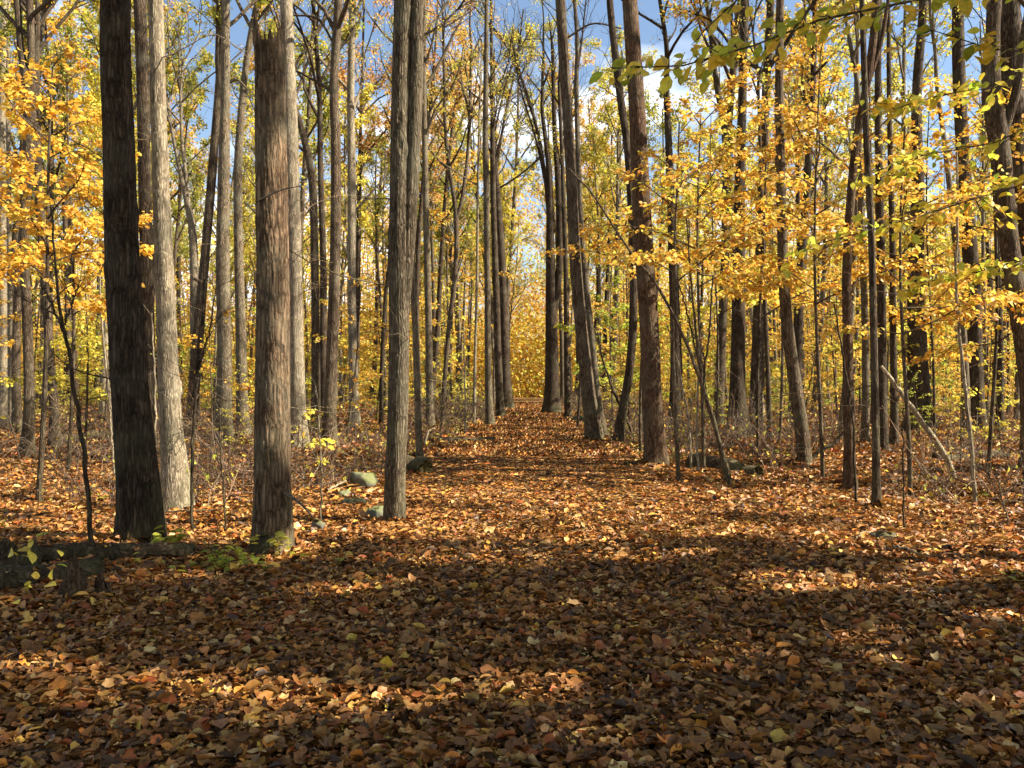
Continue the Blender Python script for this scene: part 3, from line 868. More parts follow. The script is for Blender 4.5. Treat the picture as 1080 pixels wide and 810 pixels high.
SAPS = [
    ('dark wiry sapling forking twice in front of the sunny clearing by the logs', [[(98, 596, 6), (93, 520, 5), (84, 450, 4.5), (72, 370, 4), (64, 330, 3.5), (58, 280, 2.5), (54, 220, 2)], [(69, 355, 3), (56, 325, 2.5), (44, 300, 2)], [(67, 345, 2.6), (76, 320, 2), (82, 300, 1.5)]], 'bark_dark', 8),
    ('dark two stemmed sapling between the pale furrowed trunk and the snag', [[(203, 558, 4), (203, 500, 3.6), (205, 430, 3.2), (209, 370, 2.8), (214, 320, 2.2), (217, 250, 1.5)], [(207, 400, 2.6), (214, 372, 2.3), (222, 345, 1.8), (228, 300, 1.3)]], 'bark_dark', 9),
    ('pale whip of a sapling just clear of the thick dark trunk', [[(126, 490, 3), (118, 440, 2.8), (110, 370, 2.4), (106, 310, 2), (103, 240, 1.5)]], 'bark_pale', 6),
    ('short pale stick like sapling touching the thick dark trunk', [[(121, 497, 2.6), (117, 455, 2.3), (114, 410, 1.8), (113, 370, 1.2)]], 'bark_pale', 4),
    ('long slender leaning sapling arching back across the red brown trunk', [[(771, 512, 6), (760, 470, 5), (748, 430, 4.5), (735, 390, 4), (716, 345, 3.4), (692, 300, 3), (660, 258, 2.4), (625, 205, 1.9), (600, 178, 1.4)]], 'bark_brown', 5),
    ('upright many stemmed sapling sharing its foot with the long arching one', [[(768, 508, 4), (756, 460, 3.6), (742, 410, 3.2), (735, 360, 2.8), (729, 300, 2.2), (724, 230, 1.6)], [(741, 408, 2.5), (748, 350, 2.2), (752, 290, 1.6)], [(737, 385, 2.3), (727, 340, 1.9), (716, 300, 1.4)]], 'bark_brown', 7),
    ('light coloured straight whip nearest the red brown trunk', [[(737, 500, 2.8), (735, 460, 2.5), (736, 410, 2.2), (738, 360, 1.6)]], 'bark_pale', 5),
    ('bent pale whip crossing in front of the fallen root wad', [[(729, 495, 2.4), (727, 450, 2.2), (720, 410, 2), (712, 370, 1.7), (702, 340, 1.2)]], 'bark_pale', 5),
    ('pale crooked sapling in front of the thick dark trunk', [[(1028, 518, 5), (1024, 470, 4.6), (1021, 440, 4.2), (1016, 390, 3.8), (1011, 345, 3.4), (1008, 290, 3), (1010, 230, 2.4), (1009, 160, 1.8)]], 'bark_pale', 7),
    ('dark little sapling with bare side twigs out on the leaf covered flat', [[(953, 555, 2.4), (953, 510, 2), (952, 470, 1.7), (953, 430, 1.2)]], 'bark_dark', 9),
    ('thin dark shoot rising beside the reddish zigzag trunk', [[(904, 533, 3), (901, 490, 2.6), (899, 440, 2.4), (886, 360, 2), (880, 320, 1.5)]], 'bark_dark', 6),
    ('ragged grey shoot near the frame edge on the leafy flat', [[(1066, 560, 2), (1056, 520, 1.8), (1050, 495, 1.4)]], 'bark_grey', 6),
    ('small bare shoot by the dark log end at the path verge', [[(464, 462, 2), (466, 440, 1.7), (465, 415, 1.2)]], 'bark_grey', 7),
    ('straight bare shoot on the verge where the grass is pale', [[(491, 457, 2.4), (491, 430, 2), (490, 395, 1.5), (489, 340, 1)]], 'bark_pale', 6),
    ('skinny bare stem between the snag and the boulder', [[(338, 555, 2.2), (339, 500, 1.8), (337, 460, 1.5), (336, 430, 1)]], 'bark_grey', 9),
    ('skinny bare stem rising from the green leaved weeds by the snag', [[(238, 560, 2.4), (236, 515, 2), (233, 480, 1.7), (231, 430, 1.2)]], 'bark_dark', 9),
    ('bare grey stem near the pale furrowed trunk with a light sunny side', [[(164, 500, 2.6), (164, 440, 2.3), (163, 390, 2), (160, 330, 1.5)]], 'bark_pale', 5),
    ('leafy slim sapling by the tall leaning path side trunk', [[(609, 452, 3), (612, 400, 2.6), (613, 330, 2), (611, 260, 1.4)]], 'bark_brown', 7),
]
for lab, st, mt, tw in SAPS:
    stem_tree('sapling', lab, st, M[mt], twigs=tw)

stem_tree('dead_pole', 'grey dead pole slanting down to the ground past the slim brown trunk', [[(1006, 499, 9), (1000, 487, 7.5), (985, 463, 6.5), (960, 428, 5.5), (940, 400, 4.5), (929, 386, 3.5)]], M['bark_pale'], twigs=5, cat='dead tree')
stem_tree('dead_branch', 'dark fallen branch bowed between the pale flanked trunk and the reddish one', [[(848, 487, 5), (862, 477, 4.5), (880, 467, 4), (894, 450, 2.5)]], M['bark_dark'], twigs=6, cat='branch', d=17)
stem_tree('dead_branch', 'slanting dead branch lying against the bowed dark trunk', [[(672, 468, 3), (660, 440, 3), (648, 415, 2.6), (636, 380, 2), (630, 350, 1.4)]], M['bark_dark'], twigs=5, cat='branch', d=23)


# ------------------------------------------------------------------ understory trees with flat golden sprays
DM = 1.9


def understory(r, wood, leaves, H, z0, spread, nb, pal, lsize, lean=(0, 0), dens=1.0, rad=.035, tmpl=OVALS, step=.085, azr=None, side_len=.6, twig_r=.004):
    t = np.linspace(0, 1, 9)
    P = np.column_stack([lean[0] * t + .08 * np.sin(t * 5 + r.uniform(0, 6)) * H * .12, lean[1] * t + .08 * np.sin(t * 4 + r.uniform(0, 6)) * H * .12, H * t])
    P -= P[0]
    R = rad * (1 - .8 * t) + .004
    S = spline(np.column_stack([P, R]), 30)
    tubes(wood, S[None, :, :3], S[None, :, 3], 8)
    z = np.linspace(z0, H * .98, nb) + r.normal(0, .12, nb)
    i = np.clip(np.searchsorted(S[:, 2], z), 0, 29)
    st = S[i, :3]
    az = r.uniform(azr[0], azr[1], nb) if azr else np.arange(nb) * 2.4 + r.normal(0, .5, nb)
    rel = (z - z0) / max(H - z0, .1)
    L = spread * r.uniform(.55, 1.15, nb) * (1 - .6 * np.clip(rel, 0, 1) ** 1.5)
    el = r.uniform(-.05, .6, nb) + .5 * rel
    d = np.column_stack([np.cos(az) * np.cos(el), np.sin(az) * np.cos(el), np.sin(el)])
    B_ = grow(r, st, d, L, 8, -.13, .16)
    tr = (.005 + .005 * L)[:, None] * np.linspace(1, .3, 8)
    spray(r, wood, leaves, B_, tr, pal, lsize, step=step, side_len=side_len, tmpl=tmpl, dens=dens, twig_r=twig_r)


def understory_tree(label, px, base_py, H, z0, spread, nb, pal, name='young_tree', d=None, lsize=.085, mat='bark_brown', group=None, lean=(0, 0), dens=1., azr=None, rad=.035, leafmat='leaf', side_len=.6):
    d = d or depth_of(base_py)
    x = (px - CX) / F * d
    root = empty(name, (x, d, float(gz(x, d)) - .04), label, 'tree', group)
    r = np.random.default_rng(hash_(label))
    w, l = MB(), MB()
    understory(r, w, l, H, z0, spread, nb, pal, lsize, lean, dens * DM, rad, azr=azr, side_len=side_len)
    w.build('trunk', M[mat], root)
    l.build('crown', M[leafmat], root)
    return root


understory_tree('young tree spreading bright orange sprays across the thick dark trunk by the logs', 40, 0, 5.6, 2.6, 1.9, 15, 'orange', d=11.2, lsize=.10, lean=(.2, 0), dens=1.15)
understory_tree('young tree with glowing orange yellow leaf tiers at the frame edge above the stump', -55, 0, 6.0, 2.5, 2.1, 15, 'orange', d=12.5, lsize=.095, lean=(.2, 0), dens=1.15)
understory_tree('young tree with butter yellow tiers low in the clearing behind the wiry sapling', 90, 0, 4.8, 1.4, 2.2, 14, 'yellow', d=22, lsize=.09)
understory_tree('young golden tree screening the forked tree beyond the red brown trunk', 742, 0, 6.3, 3.0, 2.3, 15, 'gold', d=15.5, lsize=.10)
understory_tree('young golden tree with leaf tiers in front of the broad root flared trunk', 800, 0, 7.4, 2.8, 2.4, 15, 'gold', d=17.5, lsize=.10)
understory_tree('young amber tree filling the space above the leaning pale flanked trunk', 868, 0, 7.2, 2.9, 2.5, 16, 'gold', d=14.8, lsize=.10)
understory_tree('young yellow tree with long level sprays before the massive dark trunk', 960, 0, 5.4, 2.1, 2.0, 14, 'gold', d=12.6, lsize=.095)
understory_tree('young orange gold tree rising past the thick trunk with the crooked sapling', 1042, 0, 6.2, 2.2, 2.1, 14, 'gold', d=15.2, lsize=.095)
understory_tree('young golden tree nearest the red brown trunk with drooping tiers', 716, 0, 5.6, 2.9, 2.0, 13, 'gold', d=13.6, lsize=.095)
understory_tree('young gold and orange tree deep behind the leaning pale flanked trunk', 822, 0, 8.6, 3.2, 2.8, 17, 'gold', d=21, lsize=.11)
understory_tree('young orange tree deep behind the massive dark trunk', 985, 0, 8.0, 2.5, 2.8, 17, 'orange', d=20.5, lsize=.11)
understory_tree('young yellow tree beyond the forked tree with many shelves of leaves', 755, 0, 9.5, 3.5, 3.0, 18, 'yellow', d=26, lsize=.12)
understory_tree('young yellow tree glowing beyond the massive dark trunk', 935, 0, 9.0, 2.0, 3.0, 18, 'yellow', d=27, lsize=.12)
understory_tree('young orange tree filling the gap left of the thick dark trunk by the logs', 72, 0, 7.6, 2.8, 2.3, 16, 'orange', d=16, lsize=.105, dens=1.3)
understory_tree('low young tree holding one bright yellow shelf of leaves near the crooked sapling', 1012, 0, 1.3, .85, .95, 5, 'yellow', d=15.6, lsize=.08, rad=.012, side_len=.4)
understory_tree('young tree with a single golden tier reaching over the leaning path side trunk', 676, 0, 4.9, 3.9, 1.9, 5, 'gold', d=18.5, lsize=.10, azr=(2.3, 3.9))
understory_tree('young tree with a thin rusty orange tier behind the snag', 222, 0, 2.6, 1.8, 1.3, 5, 'orange', d=17, lsize=.085, rad=.015)
understory_tree('low yellow leaved shoot at the foot of the pale trunk by the snag', 320, 0, 1.1, .5, .5, 4, 'yellow', d=12.5, lsize=.10, rad=.008, side_len=.25)
understory_tree('young green leaved tree glowing lime beyond the bowed dark trunk', 646, 0, 5.6, 1.2, 2.4, 13, 'lime', d=33, lsize=.12)
understory_tree('young lime green tree deeper in beyond the bowed dark trunk', 690, 0, 5.2, 1.0, 2.4, 12, 'lime', d=41, lsize=.13)


# ------------------------------------------------------------------ near beech boughs reaching in from trees beside the camera
def bough_tree(label, base_xy, H, boughs, pal, lsize, name='beech_tree', tmpl=OVAL, side_len=.4, step=.075, rad=.09, mat='bark_grey', dens=1.1, extra=6, z0=None):
    x, y = base_xy
    root = empty(name, (x, y, float(gz(x, y)) - .05), label, 'tree')
    r = np.random.default_rng(hash_(label))
    w, l = MB(), MB()
    t = np.linspace(0, 1, 8)
    P = np.column_stack([.12 * np.sin(t * 4), .1 * np.sin(t * 5 + 1) , H * t])
    S = spline(np.column_stack([P - P[0], rad * (1 - .75 * t)]), 40)
    bark_trunk(w, P - P[0], rad * (1 - .75 * t), 60, 18, 3, flare=.3)
    base = np.array(root.location)
    for bi, b in enumerate(boughs):
        Q = np.array([at(*p) for p in b]) - base
        i = np.argmin(np.abs(S[:, 2] - (Q[0, 2] - .35)))
        Q = np.vstack([S[i, :3], Q])
        Q = spline(Q, 12)
        L = np.linalg.norm(np.diff(Q, axis=0), axis=1).sum()
        bw, bl = MB(), MB()
        spray(r, bw, bl, Q[None], (.003 + .0026 * L) * np.linspace(1, .25, 12)[None], pal, lsize, step=step, side_len=side_len, tmpl=tmpl, dens=dens, start=.3)
        bo = bw.build('branch', M['bark_brown'], root)
        if bl.n: bl.build('foliage', M['leaf_gloss'], bo)
    w.build('trunk', M[mat], root)
    return root


bough_tree('beech beside the camera whose long green gold bough crosses the top of the picture', (4.3, 4.6), 8.5,
           [[(1120, -40, 4.5), (1000, -5, 4.5), (900, 12, 4.5), (830, 32, 4.5), (770, 58, 4.5), (700, 72, 4.5), (645, 72, 4.5)],
            [(1110, -90, 4.4), (960, -60, 4.3), (850, -30, 4.3), (780, -10, 4.3), (745, 30, 4.3)],
            [(1130, 60, 4.6), (1060, 55, 4.6), (1010, 40, 4.6), (960, 25, 4.6)]], 'beech', .088, side_len=.2, dens=1.5)
bough_tree('beech at the frame edge trailing level sprays of gold and green before the bulging trunk', (6.0, 7.6), 8.,
           [[(1130, 190, 7.2), (1060, 200, 7.2), (980, 225, 7.2), (910, 245, 7.2), (840, 262, 7.2)],
            [(1140, 120, 7.4), (1050, 150, 7.4), (970, 165, 7.4), (900, 190, 7.4)],
            [(1130, 270, 7.0), (1040, 285, 7.0), (960, 300, 7.0)],
            [(1130, 60, 7.0), (1060, 90, 7.0), (990, 100, 7.0), (930, 120, 7)]], 'beech', .09, side_len=.42, dens=1.3)
bough_tree('leafy sprout with broad yellow leaves hanging into the lower corner over the stump', (-3.3, 4.6), 1.4,
           [[(-40, 600, 4.6), (0, 588, 4.6), (25, 575, 4.6), (48, 562, 4.6)], [(-30, 640, 4.6), (10, 625, 4.6), (40, 612, 4.6), (66, 596, 4.6)]], 'yellow', .085, name='sapling', side_len=.12, step=.12, rad=.012, dens=1.6)


# ------------------------------------------------------------------ background trees: a few kinds, copied
def canopy_proto(seed, H, z0, spread, nl, leafn, pal, rad, mat, lsize=.16, fork=False):
    r = np.random.default_rng(seed)
    root = empty('woodland_tree', (0, 0, -50), 'slender trunk in the woods', 'tree')
    w, l = MB(), MB()
    t = np.linspace(0, 1, 9)
    P = np.column_stack([r.normal(0, .25) * t * 2 + .25 * np.sin(t * 5 + r.uniform(0, 6)), .25 * np.sin(t * 4 + r.uniform(0, 6)), H * t])
    P -= P[0]
    R = rad * (1 - .85 * t) + .01
    tp, tr = bark_trunk(w, P, R, 40, 10, seed, flare=.45, flare_h=.35)
    canopy_limbs(r, w, l, tp, tr, z0, spread, nl, leafn, pal, lsize, up=(.45, 1.2), subs=8, twigs=7)
    w.build('trunk', M[mat], root)
    l.build('crown', M['leaf'], root)
    return root


def under_proto(seed, H, z0, spread, nb, pal, lsize=.15):
    r = np.random.default_rng(seed)
    root = empty('young_tree', (0, 0, -50), 'young tree in the woods', 'tree')
    w, l = MB(), MB()
    understory(r, w, l, H, z0, spread, nb, pal, lsize, (r.normal(0, .3), r.normal(0, .3)), dens=1.7, rad=.045, tmpl=QUAD, step=.17, side_len=.75, twig_r=.006)
    w.build('trunk', M['bark_brown'], root)
    l.build('crown', M['leaf'], root)
    return root


CP = [canopy_proto(101, 21, 9, 4.2, 14, 4200, 'mixed', .17, 'bark_grey'),
      canopy_proto(102, 19, 8, 4.0, 14, 4800, 'olive', .14, 'bark_brown'),
      canopy_proto(103, 23, 10, 4.4, 14, 4200, 'gold', .20, 'bark_dark'),
      canopy_proto(104, 17, 7, 3.4, 13, 3600, 'yellow', .11, 'bark_pale'),
      canopy_proto(105, 20, 8, 4.4, 14, 3800, 'rust', .15, 'bark_dark'),
      canopy_proto(106, 16, 7, 2.8, 9, 450, 'mixed', .09, 'bark_grey')]
UP = [under_proto(201, 7.0, .8, 2.6, 20, 'yellow'),
      under_proto(202, 5.5, .6, 2.4, 17, 'gold'),
      under_proto(203, 8.5, 1.5, 2.8, 22, 'orange'),
      under_proto(204, 6.0, .6, 2.6, 18, 'lime'),
      under_proto(205, 9.5, 1.2, 2.8, 24, 'gold')]
used = []


def free(x, y, gap):
    for a, b in used:
        if (a - x) ** 2 + (b - y) ** 2 < gap * gap: return False
    return True


for o in bpy.data.objects:
    if o.parent is None and o.type == 'EMPTY' and o.location.z > -10: used.append((o.location.x, o.location.y))

first = {}


def place(proto, x, y, s, rz, label, group, tilt=0.03):
    if proto.name not in first:
        first[proto.name] = 1
        o = proto
    else:
        o = copy_tree(proto)
    o.location = (x, y, float(gz(x, y)) - .05)
    o.scale = (s, s, s)
    o.rotation_euler = (random.gauss(0, tilt), random.gauss(0, tilt), rz)
    o['label'] = label
    o['group'] = group
    used.append((x, y))
    return o


CLAB = ['grey trunked tree with thin yellow green crown', 'brown trunked tree with an olive green crown', 'dark trunked tree with a high gold crown',
        'pale slender tree with a light yellow crown', 'dark trunked tree with a rusty orange crown', 'thin nearly bare grey tree']
ULAB = ['young tree with yellow leaves down to the ground', 'low young tree with golden leaves', 'young tree with orange leaves', 'young tree with lime green leaves', 'tall young tree with golden leaf tiers']
rb = random.Random(5)


def side_name(x, d):
    return 'boulder side' if x < .0246 * d else 'leaning pole side'


def bg(n, protos, labs, d0, d1, gap, kindname, weights_l, weights_r, smin, smax, margin=3.2, corridor=None, pxr=(-60, 1140)):
    c = tries = 0
    while c < n and tries < n * 60:
        tries += 1
        d = math.sqrt(rb.uniform(d0 * d0, d1 * d1)) if rb.random() < .5 else rb.uniform(d0, d1)
        px = rb.uniform(*pxr)
        x = (px - CX) / F * d
        if abs(x - .0246 * d) < margin: continue
        if corridor and corridor[0] < px < corridor[1]: continue
        if 0 < x - .0246 * d < 13 and d > 26 and smin > .45 and pxr[0] < 0 and rb.random() < .5: continue
        if not free(x, d, gap): continue
        i = rb.choices(range(len(protos)), weights_l if x < 0 else weights_r)[0]
        dist = 'in nearer woods' if d < 42 else 'deep in woods'
        side = side_name(x, d)
        place(protos[i], x, d, rb.uniform(smin, smax), rb.uniform(0, 6.28), f'{labs[i]} {dist}, {side}', f'{labs[i]}, {dist}, {side} of the path')
        c += 1


bg(36, CP, CLAB, 24, 45, 2.3, 'c', [4, 5, 1, 3, 1, 3], [1, 0, 1, 1, 1, 9], .8, 1.1, corridor=(525, 655))
bg(110, CP, CLAB, 45, 92, 2.4, 'c', [4, 5, 3, 3, 2, 2], [3, 1, 3, 3, 2, 7], .85, 1.2, corridor=(556, 622), margin=2.8)
bg(22, [CP[0], CP[2], CP[3], CP[5]], [CLAB[0], CLAB[2], CLAB[3], CLAB[5]], 56, 95, 1.7, 'c', [2, 2, 3, 3], [2, 2, 3, 3], .95, 1.35, margin=2.1, pxr=(520, 655))
bg(36, UP, ULAB, 24, 42, 2.4, 'u', [5, 3, 1, 2, 1], [3, 4, 1, 3, 3], .7, 1.0, margin=3.4)
bg(120, UP, ULAB, 42, 95, 2.0, 'u', [5, 4, 2, 3, 3], [4, 4, 2, 4, 4], .9, 1.4, margin=3.4)
ULAB = [u.replace('young tree', 'knee high seedling').replace('low ', '').replace('tall ', '') + ' on the verge' for u in ['young tree with yellow leaves', 'young tree with golden leaves', 'young tree with orange leaves', 'young tree with lime green leaves', 'young tree with amber leaf tiers']]
bg(34, UP, ULAB, 17, 48, 1.2, 'u', [5, 3, 1, 4, 1], [4, 3, 1, 5, 1], .16, .34, margin=2.7)
bg(60, UP, [u.replace('knee high seedling', 'shoulder high sapling').replace(' on the verge', '') for u in ULAB], 27, 62, 1.3, 'u', [6, 3, 1, 4, 1], [5, 3, 1, 5, 1], .28, .5, margin=3.0)


# far end of the woods: reads as one mass
def distant_woods():
    r = np.random.default_rng(9)
    mb = MB()
    n = 600000
    d = r.uniform(96, 150, n)
    px = r.uniform(-160, 1240, n)
    x = (px - CX) / F * d
    # clumps
    cl = 800
    cd, cpx, cz = r.uniform(98, 148, cl), r.uniform(-160, 1240, cl), r.uniform(.5, 1, cl)
    hmax = np.where((cpx > 525) & (cpx < 650), 25, 24)
    cc = np.column_stack([(cpx - CX) / F * cd, cd, hmax * r.beta(1.0, 1.35, cl) + .5])
    k = r.integers(0, cl, n)
    pos = cc[k] + np.clip(r.normal(0, 1, (n, 3)), -1.7, 1.7) * np.array([2.6, 2.2, 1.5])
    lo_ = r.random(n) < .34   # an unbroken low screen of young growth under the clumps
    pos[lo_, 0] = (r.uniform(-160, 1240, lo_.sum()) - CX) / F * d[lo_]
    pos[lo_, 1] = d[lo_]
    pos[lo_, 2] = 11 * r.beta(1, 1.7, lo_.sum())
    pos[:, 2] = np.abs(pos[:, 2]) + .05
    pals = np.array(['gold', 'yellow', 'orange', 'rust', 'lime', 'mixed'])
    cp = r.choice(6, cl, p=[.28, .24, .16, .14, .08, .10])
    col = np.zeros((n, 3))
    for i, p in enumerate(pals):
        m = cp[k] == i
        col[m] = pick(p, m.sum(), r)
    ax = r.normal(0, 1, (n, 3))
    nm = r.normal(0, .7, (n, 3)) + np.array([0, 0, .8])
    put_leaves(mb, QUAD, pos, ax, nm, .40 * r.uniform(.5, 1.3, n), col)
    o = mb.build('distant_woods', M['leaf'], smooth=False)
    tag(o, 'far off mass of yellow and russet woodland closing the view', 'woodland', kind='stuff')
    w = MB()
    m = 520
    dd = r.uniform(90, 150, m)
    p2 = r.uniform(-160, 1240, m)
    hh = np.where((p2 > 530) & (p2 < 645), r.uniform(9, 16, m), r.uniform(14, 25, m))
    b = np.column_stack([(p2 - CX) / F * dd, dd, np.zeros(m)])
    ok = np.abs(b[:, 0] - .0246 * dd) > 2.6
    b, hh = b[ok], hh[ok]
    P = grow(r, b, np.array([0, 0, 1.]) + r.normal(0, .04, b.shape), hh, 6, 0, .05)
    tubes(w, P, r.uniform(.07, .2, (len(P), 1)) * np.linspace(1, .2, 6), 5)
    o = w.build('distant_trunks', M['bark_grey'])
    tag(o, 'many thin far off trunks merging at the end of the woods', 'woodland', kind='stuff')


distant_woods()


# ------------------------------------------------------------------ brush: tangle of bare twigs and dry stems off the path
def undergrowth():
    r = np.random.default_rng(21)
    n = 21000
    d = np.where(r.random(n) < .6, r.uniform(12, 36, n), r.uniform(11, 70, n))
    px = r.uniform(-80, 1160, n)
    x = (px - CX) / F * d
    off = np.abs(x - .0246 * d)
    patch = np.sin(x * .8 + 2) * np.sin(d * .5 + x * .3) + .5 * np.sin(x * 2.1 - d * 1.3)
    k = (off > 2.3 + .3 * r.random(n)) & (patch + r.normal(0, .35, n) > .12) & ((d > 17) | (x < 0) | (patch > .2))
    nv = 9000   # low brush crowding the verges of the path
    dv = r.uniform(19, 85, nv)
    ov = 2.0 + r.gamma(1.3, .9, nv)
    xv = .0246 * dv + ov * r.choice([-1., 1.], nv)
    x, d, off = np.concatenate([x[k], xv]), np.concatenate([d[k], dv]), np.concatenate([off[k], ov])
    m = len(x)
    b = np.column_stack([x, d, gz(x, d) - .02])
    dr = np.column_stack([r.normal(0, .5, m), r.normal(0, .5, m), np.ones(m) * r.uniform(.3, 1.2, m)])
    hv = .55 + .5 * np.sin(x * .45 + d * .21 + 1) + .35 * np.sin(x * 1.3 - d * .6)
    L = r.gamma(3., .26, m) * np.clip(hv, .25, 1.5) * np.clip((off - 1.6) / 1.6, .35, 1)
    P = grow(r, b, dr, L, 5, -.15, .35)
    tints = np.array([(1, 1, 1), (.7, .6, .5), (1.7, 1.5, 1.3), (.5, .4, .35)])[r.integers(0, 4, m)]
    mb = MB()
    tubes(mb, P, (.0035 + .002 * r.random(m))[:, None] * np.linspace(1.2, .5, 5) * (1 + d[:, None] * .025), 3, tints)
    t, dd = interp(P, r.uniform(.25, 1, (m, 3)))
    dd = unit(dd + r.normal(0, .8, dd.shape))
    W = grow(r, t.reshape(-1, 3), dd.reshape(-1, 3), np.repeat(L, 3) * r.uniform(.2, .6, 3 * m), 4, -.05, .3)
    tubes(mb, W, np.full((3 * m, 4), .0028) * np.linspace(1, .5, 4) * (1 + np.repeat(d, 3)[:, None] * .025), 3, np.repeat(tints, 3, 0))
    o = mb.build('undergrowth', M['twig'])
    tag(o, 'tangled brown brush of bare twigs covering the floor away from the path', 'undergrowth', kind='stuff')
    lv = MB()
    q = 14000
    kk = r.integers(0, len(W), q)
    lp, ld = interp(W[kk], r.uniform(0, 1, (q, 1)))
    cols = np.where(r.random((q, 1)) < .45, litter_cols(q), pick('mixed', q, r))
    put_leaves(lv, QUAD, lp[:, 0], ld[:, 0] + r.normal(0, .6, (q, 3)), np.array([0, 0, 1.]) + r.normal(0, .6, (q, 3)), .10 * r.uniform(.5, 1.2, q), cols)
    o = lv.build('undergrowth_leaves', M['leaf'], smooth=False)
    tag(o, 'last small leaves clinging to the brush away from the path', 'undergrowth', kind='stuff')


undergrowth()


# ------------------------------------------------------------------ weeds by the trunks
def weed(label, px, py, n, h, pal, size, seed, d=None, spreadr=.2):
    d = d or depth_of(py)
    x = (px - CX) / F * d
    r = np.random.default_rng(seed)
    root = empty('weed', (x, d, float(gz(x, d)) - .02), label, 'plant')
    w, l = MB(), MB()
    b = np.column_stack([r.normal(0, spreadr, n), r.normal(0, spreadr * .6, n), np.zeros(n)])
    P = grow(r, b, np.column_stack([r.normal(0, .4, n), r.normal(0, .4, n), np.ones(n)]), h * r.uniform(.4, 1.1, n), 5, 0, .2)
    for q in range(n):
        w = MB()
        tubes(w, P[q:q + 1], np.full((1, 5), .003) * np.linspace(1, .5, 5), 4)
        w.build('stem', M['twig'], root)
    t, dd = interp(P, r.uniform(.35, 1, (n, 5)))
    lp = t.reshape(-1, 3)
    m = len(lp)
    a = r.uniform(0, 6.3, m)
    put_leaves(l, OVAL, lp, np.column_stack([np.cos(a), np.sin(a), r.normal(0, .25, m)]), np.array([0, 0, 1.]) + r.normal(0, .3, (m, 3)), size * r.uniform(.6, 1.2, m), pick(pal, m, r))
    l.build('foliage', M['leaf_gloss'], root)


weed('pale green leaved weeds at the foot of the thick dark trunk', 168, 579, 14, .24, 'lime', .10, 1, spreadr=.16)
weed('green ivy like sprig climbing at the foot of the snag', 284, 585, 8, .35, 'olive', .09, 2, spreadr=.09, d=7.7)
weed('green leaved weeds spreading between the snag and the logs', 238, 596, 22, .22, 'lime', .09, 3, spreadr=.28)
weed('small green sprig in the far lower corner of the leafy flat', 1074, 618, 4, .12, 'lime', .07, 4, spreadr=.08)
weed('wispy green tuft beside the fallen root wad', 722, 487, 14, .4, 'olive', .07, 5, spreadr=.22)


# ------------------------------------------------------------------ logs, stump, rocks
def log(name, label, a, b, r0, r1, mat, seed, parts=(), cat='log', moss=True):
    base = (a + b) / 2
    base[2] = float(gz(base[0], base[1]))
    LOGS.append((np.array(a), np.array(b), (r0 + r1) / 2))
    root = empty(name, base, label, cat)
    mb = MB()
    t = np.linspace(0, 1, 6)[:, None]
    P = a * (1 - t) + b * t
    P = P - base
    r = np.random.default_rng(seed)
    P[1:-1] += r.normal(0, .025, (4, 3))
    S = spline(np.column_stack([P, np.linspace(r0, r1, 6)]), 70)
    Pp, R = S[:, :3], S[:, 3]
    T = unit(np.gradient(Pp, axis=0))
    A = unit(np.cross(T, np.array([0, 0, 1.])))
    Bv = np.cross(A, T)
    sides = 40
    th = np.arange(sides) * 2 * PI / sides
    s = np.linspace(0, np.linalg.norm(b - a), 70)[:, None]
    rr = R[:, None] * (1 + .09 * vnoise(th[None] + 0 * s, s, seed, 4, 2.5) + .05 * vnoise(th[None] + 0 * s, s, seed + 1, 9, 6)) + .006 * np.abs(np.sin(th[None] * 14 + 2 * np.sin(s * 3)))
    V = Pp[:, None] + rr[..., None] * (np.cos(th)[None, :, None] * A[:, None] + np.sin(th)[None, :, None] * Bv[:, None])
    idx = np.arange(70 * sides).reshape(70, sides)
    q = np.stack([idx[:-1], np.roll(idx[:-1], -1, 1), np.roll(idx[1:], -1, 1), idx[1:]], -1).reshape(-1, 4)
    mb.add(V.reshape(-1, 3), q)
    mb.build('bark', mat, root)
    for e in (0, -1):
        c = MB()
        ring = V[e] + r.normal(0, .012, V[e].shape)
        inner = Pp[e] + (V[e] - Pp[e]) * .5 + T[e] * (.03 if e == 0 else -.03) + r.normal(0, .012, V[e].shape)
        ctr = Pp[e] + T[e] * (.07 if e == 0 else -.07)
        k = np.arange(sides)
        vv = np.vstack([ring, inner, ctr])
        c.add(vv, np.stack([k, (k + 1) % sides, sides + (k + 1) % sides, sides + k], -1), np.tile([1, .95, .8, 1], (len(vv), 1)))
        f2 = np.stack([sides + k, sides + (k + 1) % sides, np.full(sides, 2 * sides)], -1)
        c.Fs.append(f2.astype(np.int32))
        c.build('broken_end', mat, root)
    return root


def P3(px, py, d, lift):
    p = at(px, py, d)
    p[2] = float(gz(p[0], p[1])) + lift
    return p


log('log', 'long dark rotting log lying below the thick dark trunk', P3(35, 0, 7.1, .07), P3(203, 0, 7.75, .07), .085, .07, M['bark_log'], 1)
log('log', 'dark mossy log running out of the frame beneath the stump', P3(-90, 0, 5.75, .08), P3(105, 0, 6.75, .07), .115, .095, M['bark_log'], 2)
log('log', 'small grey log end poking out of the brush beside the path', P3(462, 0, 22.5, .06), P3(521, 0, 23.0, .05), .11, .09, M['bark_log'], 3)
log('log', 'dark broken log end at the foot of the slim grey trunk', P3(420, 0, 15.2, .12), P3(449, 0, 14.6, .12), .14, .13, M['bark_log'], 4)
log('log', 'dark rotting log half hidden behind the many stemmed sapling', P3(732, 0, 16.2, .12), P3(800, 0, 15.0, .08), .19, .11, M['bark_log'], 5)
log('log', 'thin dark log lying past the foot of the slanting dead pole', P3(985, 0, 18.2, .08), P3(1110, 0, 18.8, .08), .11, .09, M['bark_log'], 6)
